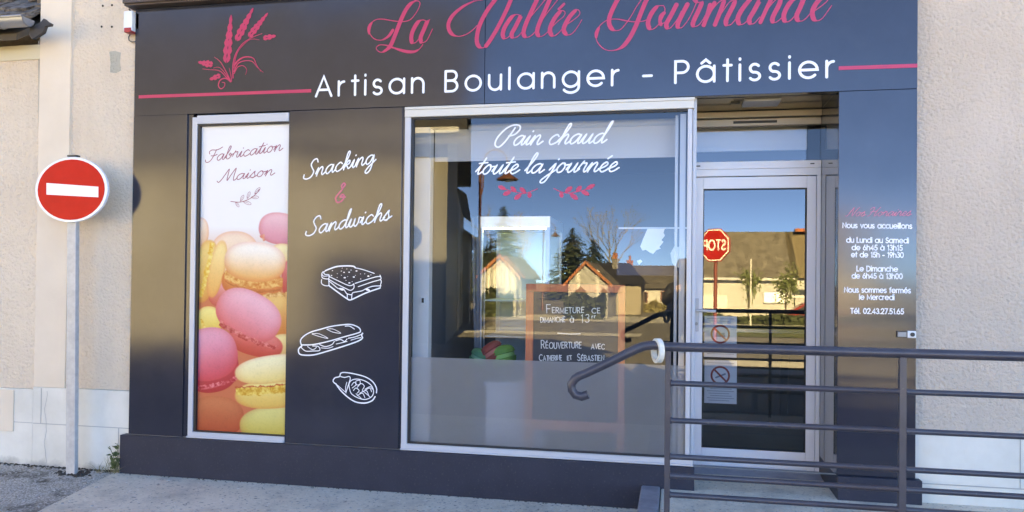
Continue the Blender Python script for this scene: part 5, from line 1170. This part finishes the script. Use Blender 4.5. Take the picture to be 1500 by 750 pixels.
# street lamps with a swan neck
def lamp(px, top, Y, label, dirx=1, arm=1.05):
    p = mir(px, top, Y); z0 = gz(p.y); x, y = p.x, p.y; zt = p.z-arm*.55
    t = thing('street_lamp', label, 'street lamp', 'brown swan-neck street lamps')
    MB().lathe([(.13,0),(.13,.5),(.075,.6),(.06,zt-z0-.9),(.075,zt-z0-.88),(.05,zt-z0)], (x,y,z0), 14).build('pole', M['lamp_brown'], t, smooth=True)
    pts = [Vector((x+dirx*(.12+arm*.5-arm*.5*math.cos(a)), y, zt-.6+.6*min(1,a*3)+arm*.55*math.sin(a))) for a in [math.pi*k/14 for k in range(15)]]
    MB().tube([Vector((x+dirx*.05,y,zt-1.3))]+[Vector((x+dirx*.12,y,zt-1.0))]+pts[1:], .032, 10).build('swan_neck', M['lamp_brown'], t, smooth=True)
    e_ = pts[-1]; MB().lathe([(.03,.0),(.05,-.25),(.14,-.42),(.20,-.50),(.46,-.66),(.46,-.70),(.2,-.66)], e_, 18).build('lamp_shade', M['lamp_brown'], t, smooth=True)
    MB().lathe([(.0,-.80),(.12,-.76),(.17,-.67)], e_, 14).build('lamp_globe', M['lamp_glass'], t, smooth=True)
lamp(704, 220, 27, 'nearer brown swan-neck lamp, reflected behind the words on the window')
lamp(796, 327, 70, 'farther brown swan-neck lamp, reflected above the display fridge')
# stop signs turned towards the shop
def stop_sign(cpos, dia, z0, turn, label):
    t = thing('stop_sign', label, 'road sign', 'red octagonal stop signs')
    r = dia/2/math.cos(math.pi/8); octv = lambda k: [(k*r*math.cos(math.pi/8+math.pi/4*i), k*r*math.sin(math.pi/8+math.pi/4*i)) for i in range(8)]
    Mx = Matrix.Translation(cpos) @ Matrix.Rotation(math.pi+turn, 4, 'Z')
    def fin(o): o.matrix_world = Mx; return o
    def octa(name, k, y0, y1, m, par):
        o = MB().prism([(a, y0, c_) for a, c_ in octv(k)], (0, y1-y0, 0)).build(name, m, None); o.data.transform(Mx); o.parent = par; return o
    pl = octa('sign_plate', 1, 0, .03, M['stop_red'], t); octa('white_border', .95, -.004, -.001, M['sign_white'], pl); octa('sign_face', .88, -.009, -.006, M['stop_red'], pl)
    ik = Ink(-.012); s_ = dia*.30; st_, W = layout('STOP', SANS, .2)
    for q in st_: ik.stroke([((a-W/2)*s_*.72, c_*s_-s_/2) for a, c_ in q], s_*.16)
    o = ik.build('stop_word', M['sign_white'], pl); o.data.transform(Mx)
    q = MB().tube([(0,.07,-(cpos.z-z0)),(0,.07,dia*.45)], .045, 12); o = q.build('post', mat('red_pole', (.16,.035,.03), .5), t, smooth=True); o.data.transform(Mx)
c = md(1046.5, 359, 14.6); stop_sign(c, .80, 0, R(30), 'red octagonal stop sign on a red post, mirrored in the door glass')
c = mir(601, 348, 12.2); stop_sign(c, .56, 0, R(5), 'smaller red octagonal stop sign before the corner house, mirrored in the window')
b = MB().tube([md(1100,380,40), Vector((md(1100,380,40).x, md(1100,380,40).y, gz(-40)))], .045, 10); tag(b.build('flagpole', M['house_white'], None, smooth=True), 'thin pale pole between the stop sign and the notice board', 'pole')
# parked car at the hall
def car(p, label):
    t = thing('parked_car', label, 'car'); x, y, z = p
    prof = [(-2.0,.35),(2.0,.35),(2.05,.75),(1.25,.88),(.65,1.38),(-.95,1.42),(-1.75,.92),(-2.05,.85)]
    MB().prism([(x+a, y-.8, z+h) for a, h in prof], (0,1.6,0)).build('body', M['car_red'], t, bevel=.06)
    for side in (.805, -.815):
        for w_ in ([(-1.45,.93),(-.9,1.33),(-.2,1.33),(-.2,.93)], [(-.1,.93),(-.1,1.33),(.55,1.30),(1.0,.93)]):
            MB().prism([(x+a, y+side, z+h) for a, h in w_], (0,.01,0)).build('window', M['winglass'], t)
    for wx in (-1.25, 1.25):
        for sy_ in (.62, -.82):
            MB().lathe([(.18,0),(.32,.0),(.33,.03),(.33,.17),(.32,.2),(.18,.2)], (x+wx,y+sy_,z+.33), 18, 'y').build('wheel', M['tyre'], t)
    for a in (.55, -.55): MB().box(x+2.0, x+2.06, y+a-.18, y+a+.18, z+.58, z+.72).build('headlight', M['lamp_glass'], t)
p = md(1185, 450, 52); car((p.x+.6, p.y, gz(p.y)), 'dark red car parked before the hall annexe')
# paved and planted strips of the crossing
def strip(name, x0, x1, y0, y1, m, lift=.012, z0=None):
    n = 6; b = MB(); vs = []
    for i in range(n+1): y = y0+(y1-y0)*i/n; vs += [(x0, y, gz(y)+lift), (x1, y, gz(y)+lift)]
    b.add(vs, [(2*i,2*i+1,2*i+3,2*i+2) for i in range(n)]); return b.build(name, m)
struct(strip('sidewalk', 1.0, 30, -9.5, -6.9, M['pave'])); struct(strip('sidewalk', -9, -1.2, -24.5, -21.5, M['pave'])); struct(strip('sidewalk', -30, -5.9, -13.99, -12.6, M['pave']))
o = struct(strip('lawn', 1.2, 40, -40, -22, M['lawn'], .02)); struct(strip('gravel_path', 1.0, 40, -60, -41, M['pave'])); struct(strip('sidewalk', -12, 1.0, -60, -44, M['pave']))
bush('low_hedge', 'low trimmed hedge along the lawn before the hall', md(1030,460,44).x, md(1200,460,44).x, -43, gz(-43), .55, 900)

# the photographer, a dark figure mirrored at the right edge of the big window
pe = thing('person', 'person in a dark coat holding up a phone, mirrored in the window', 'person')
def skin(name, V_, E_, Rr, m, par, root=0, lv=2):
    me = bpy.data.meshes.new(name); me.from_pydata(V_, E_, []); o = bpy.data.objects.new(name, me); COL.objects.link(o); o.parent = par
    md_ = o.modifiers.new('skin', 'SKIN'); md_.use_smooth_shade = True
    for i, r_ in enumerate(Rr): me.skin_vertices[0].data[i].radius = (r_, r_*.85) if not isinstance(r_, tuple) else r_
    me.skin_vertices[0].data[root].use_root = True
    s_ = o.modifiers.new('sub', 'SUBSURF'); s_.levels = lv; s_.render_levels = lv; me.materials.append(m); return o
bx, by = .10, -5.78
V_ = [(bx,by,.95),(bx,by-.01,1.12),(bx,by-.02,1.32),(bx,by-.01,1.44),(bx,by,1.53),
      (bx-.17,by,1.41),(bx-.25,by+.10,1.20),(bx-.09,by+.34,1.38),(bx+.17,by,1.41),(bx+.25,by+.10,1.20),(bx+.09,by+.34,1.38),
      (bx-.09,by,.88),(bx-.11,by+.01,.50),(bx-.12,by,.10),(bx-.13,by+.14,.05),(bx+.09,by,.88),(bx+.11,by+.01,.50),(bx+.12,by,.10),(bx+.13,by+.14,.05),
      (bx,by+.02,1.60),(bx,by+.03,1.68),(bx,by+.01,1.76)]
E_ = [(0,1),(1,2),(2,3),(3,4),(3,5),(5,6),(6,7),(3,8),(8,9),(9,10),(0,11),(11,12),(12,13),(13,14),(0,15),(15,16),(16,17),(17,18),(4,19),(19,20),(20,21)]
me_ = [(.17,.12),(.155,.11),(.18,.12),(.12,.09),(.058,.058),(.075,.075),(.055,.055),(.036,.036),(.075,.075),(.055,.055),(.036,.036),(.095,.10),(.065,.068),(.045,.045),(.042,.035),(.095,.10),(.065,.068),(.045,.045),(.042,.035),(.078,.088),(.085,.10),(.06,.07)]
pb_ = skin('body', V_, E_, me_, M['coat'], pe)
pb_.data.materials.append(M['skin'])
q = MB().lathe([(.0,.10),(.05,.095),(.085,.06),(.095,.0),(.085,-.06),(.06,-.09)], (bx,by-.015,1.725), 18); q.build('hair', M['hair'], pe, smooth=True)
q = MB()
for s_ in (-1, 1):
    hx = bx+s_*.075; hy_ = by+.37; hz_ = 1.405
    q.lathe([(0,-.045),(.03,-.035),(.038,0),(.033,.035),(0,.045)], (hx,hy_,hz_), 10)
    for k in range(4): q.tube([(hx+s_*.005,hy_+.01,hz_-.025+.02*k),(hx-s_*.02,hy_+.045,hz_-.02+.022*k),(hx-s_*.045,hy_+.05,hz_-.018+.022*k)], [.009,.0085,.007], 7)
    q.tube([(hx,hy_,hz_+.03),(hx-s_*.025,hy_+.012,hz_+.052),(hx-s_*.045,hy_+.02,hz_+.045)], [.010,.009,.008], 7)
q.build('hands', M['skin'], pe, smooth=True)
tag(MB().box(bx-.075, bx+.075, by+.408, by+.417, 1.365, 1.44).build('phone', M['black'], None, bevel=.004), 'black phone held up level by the person facing the shop', 'phone')
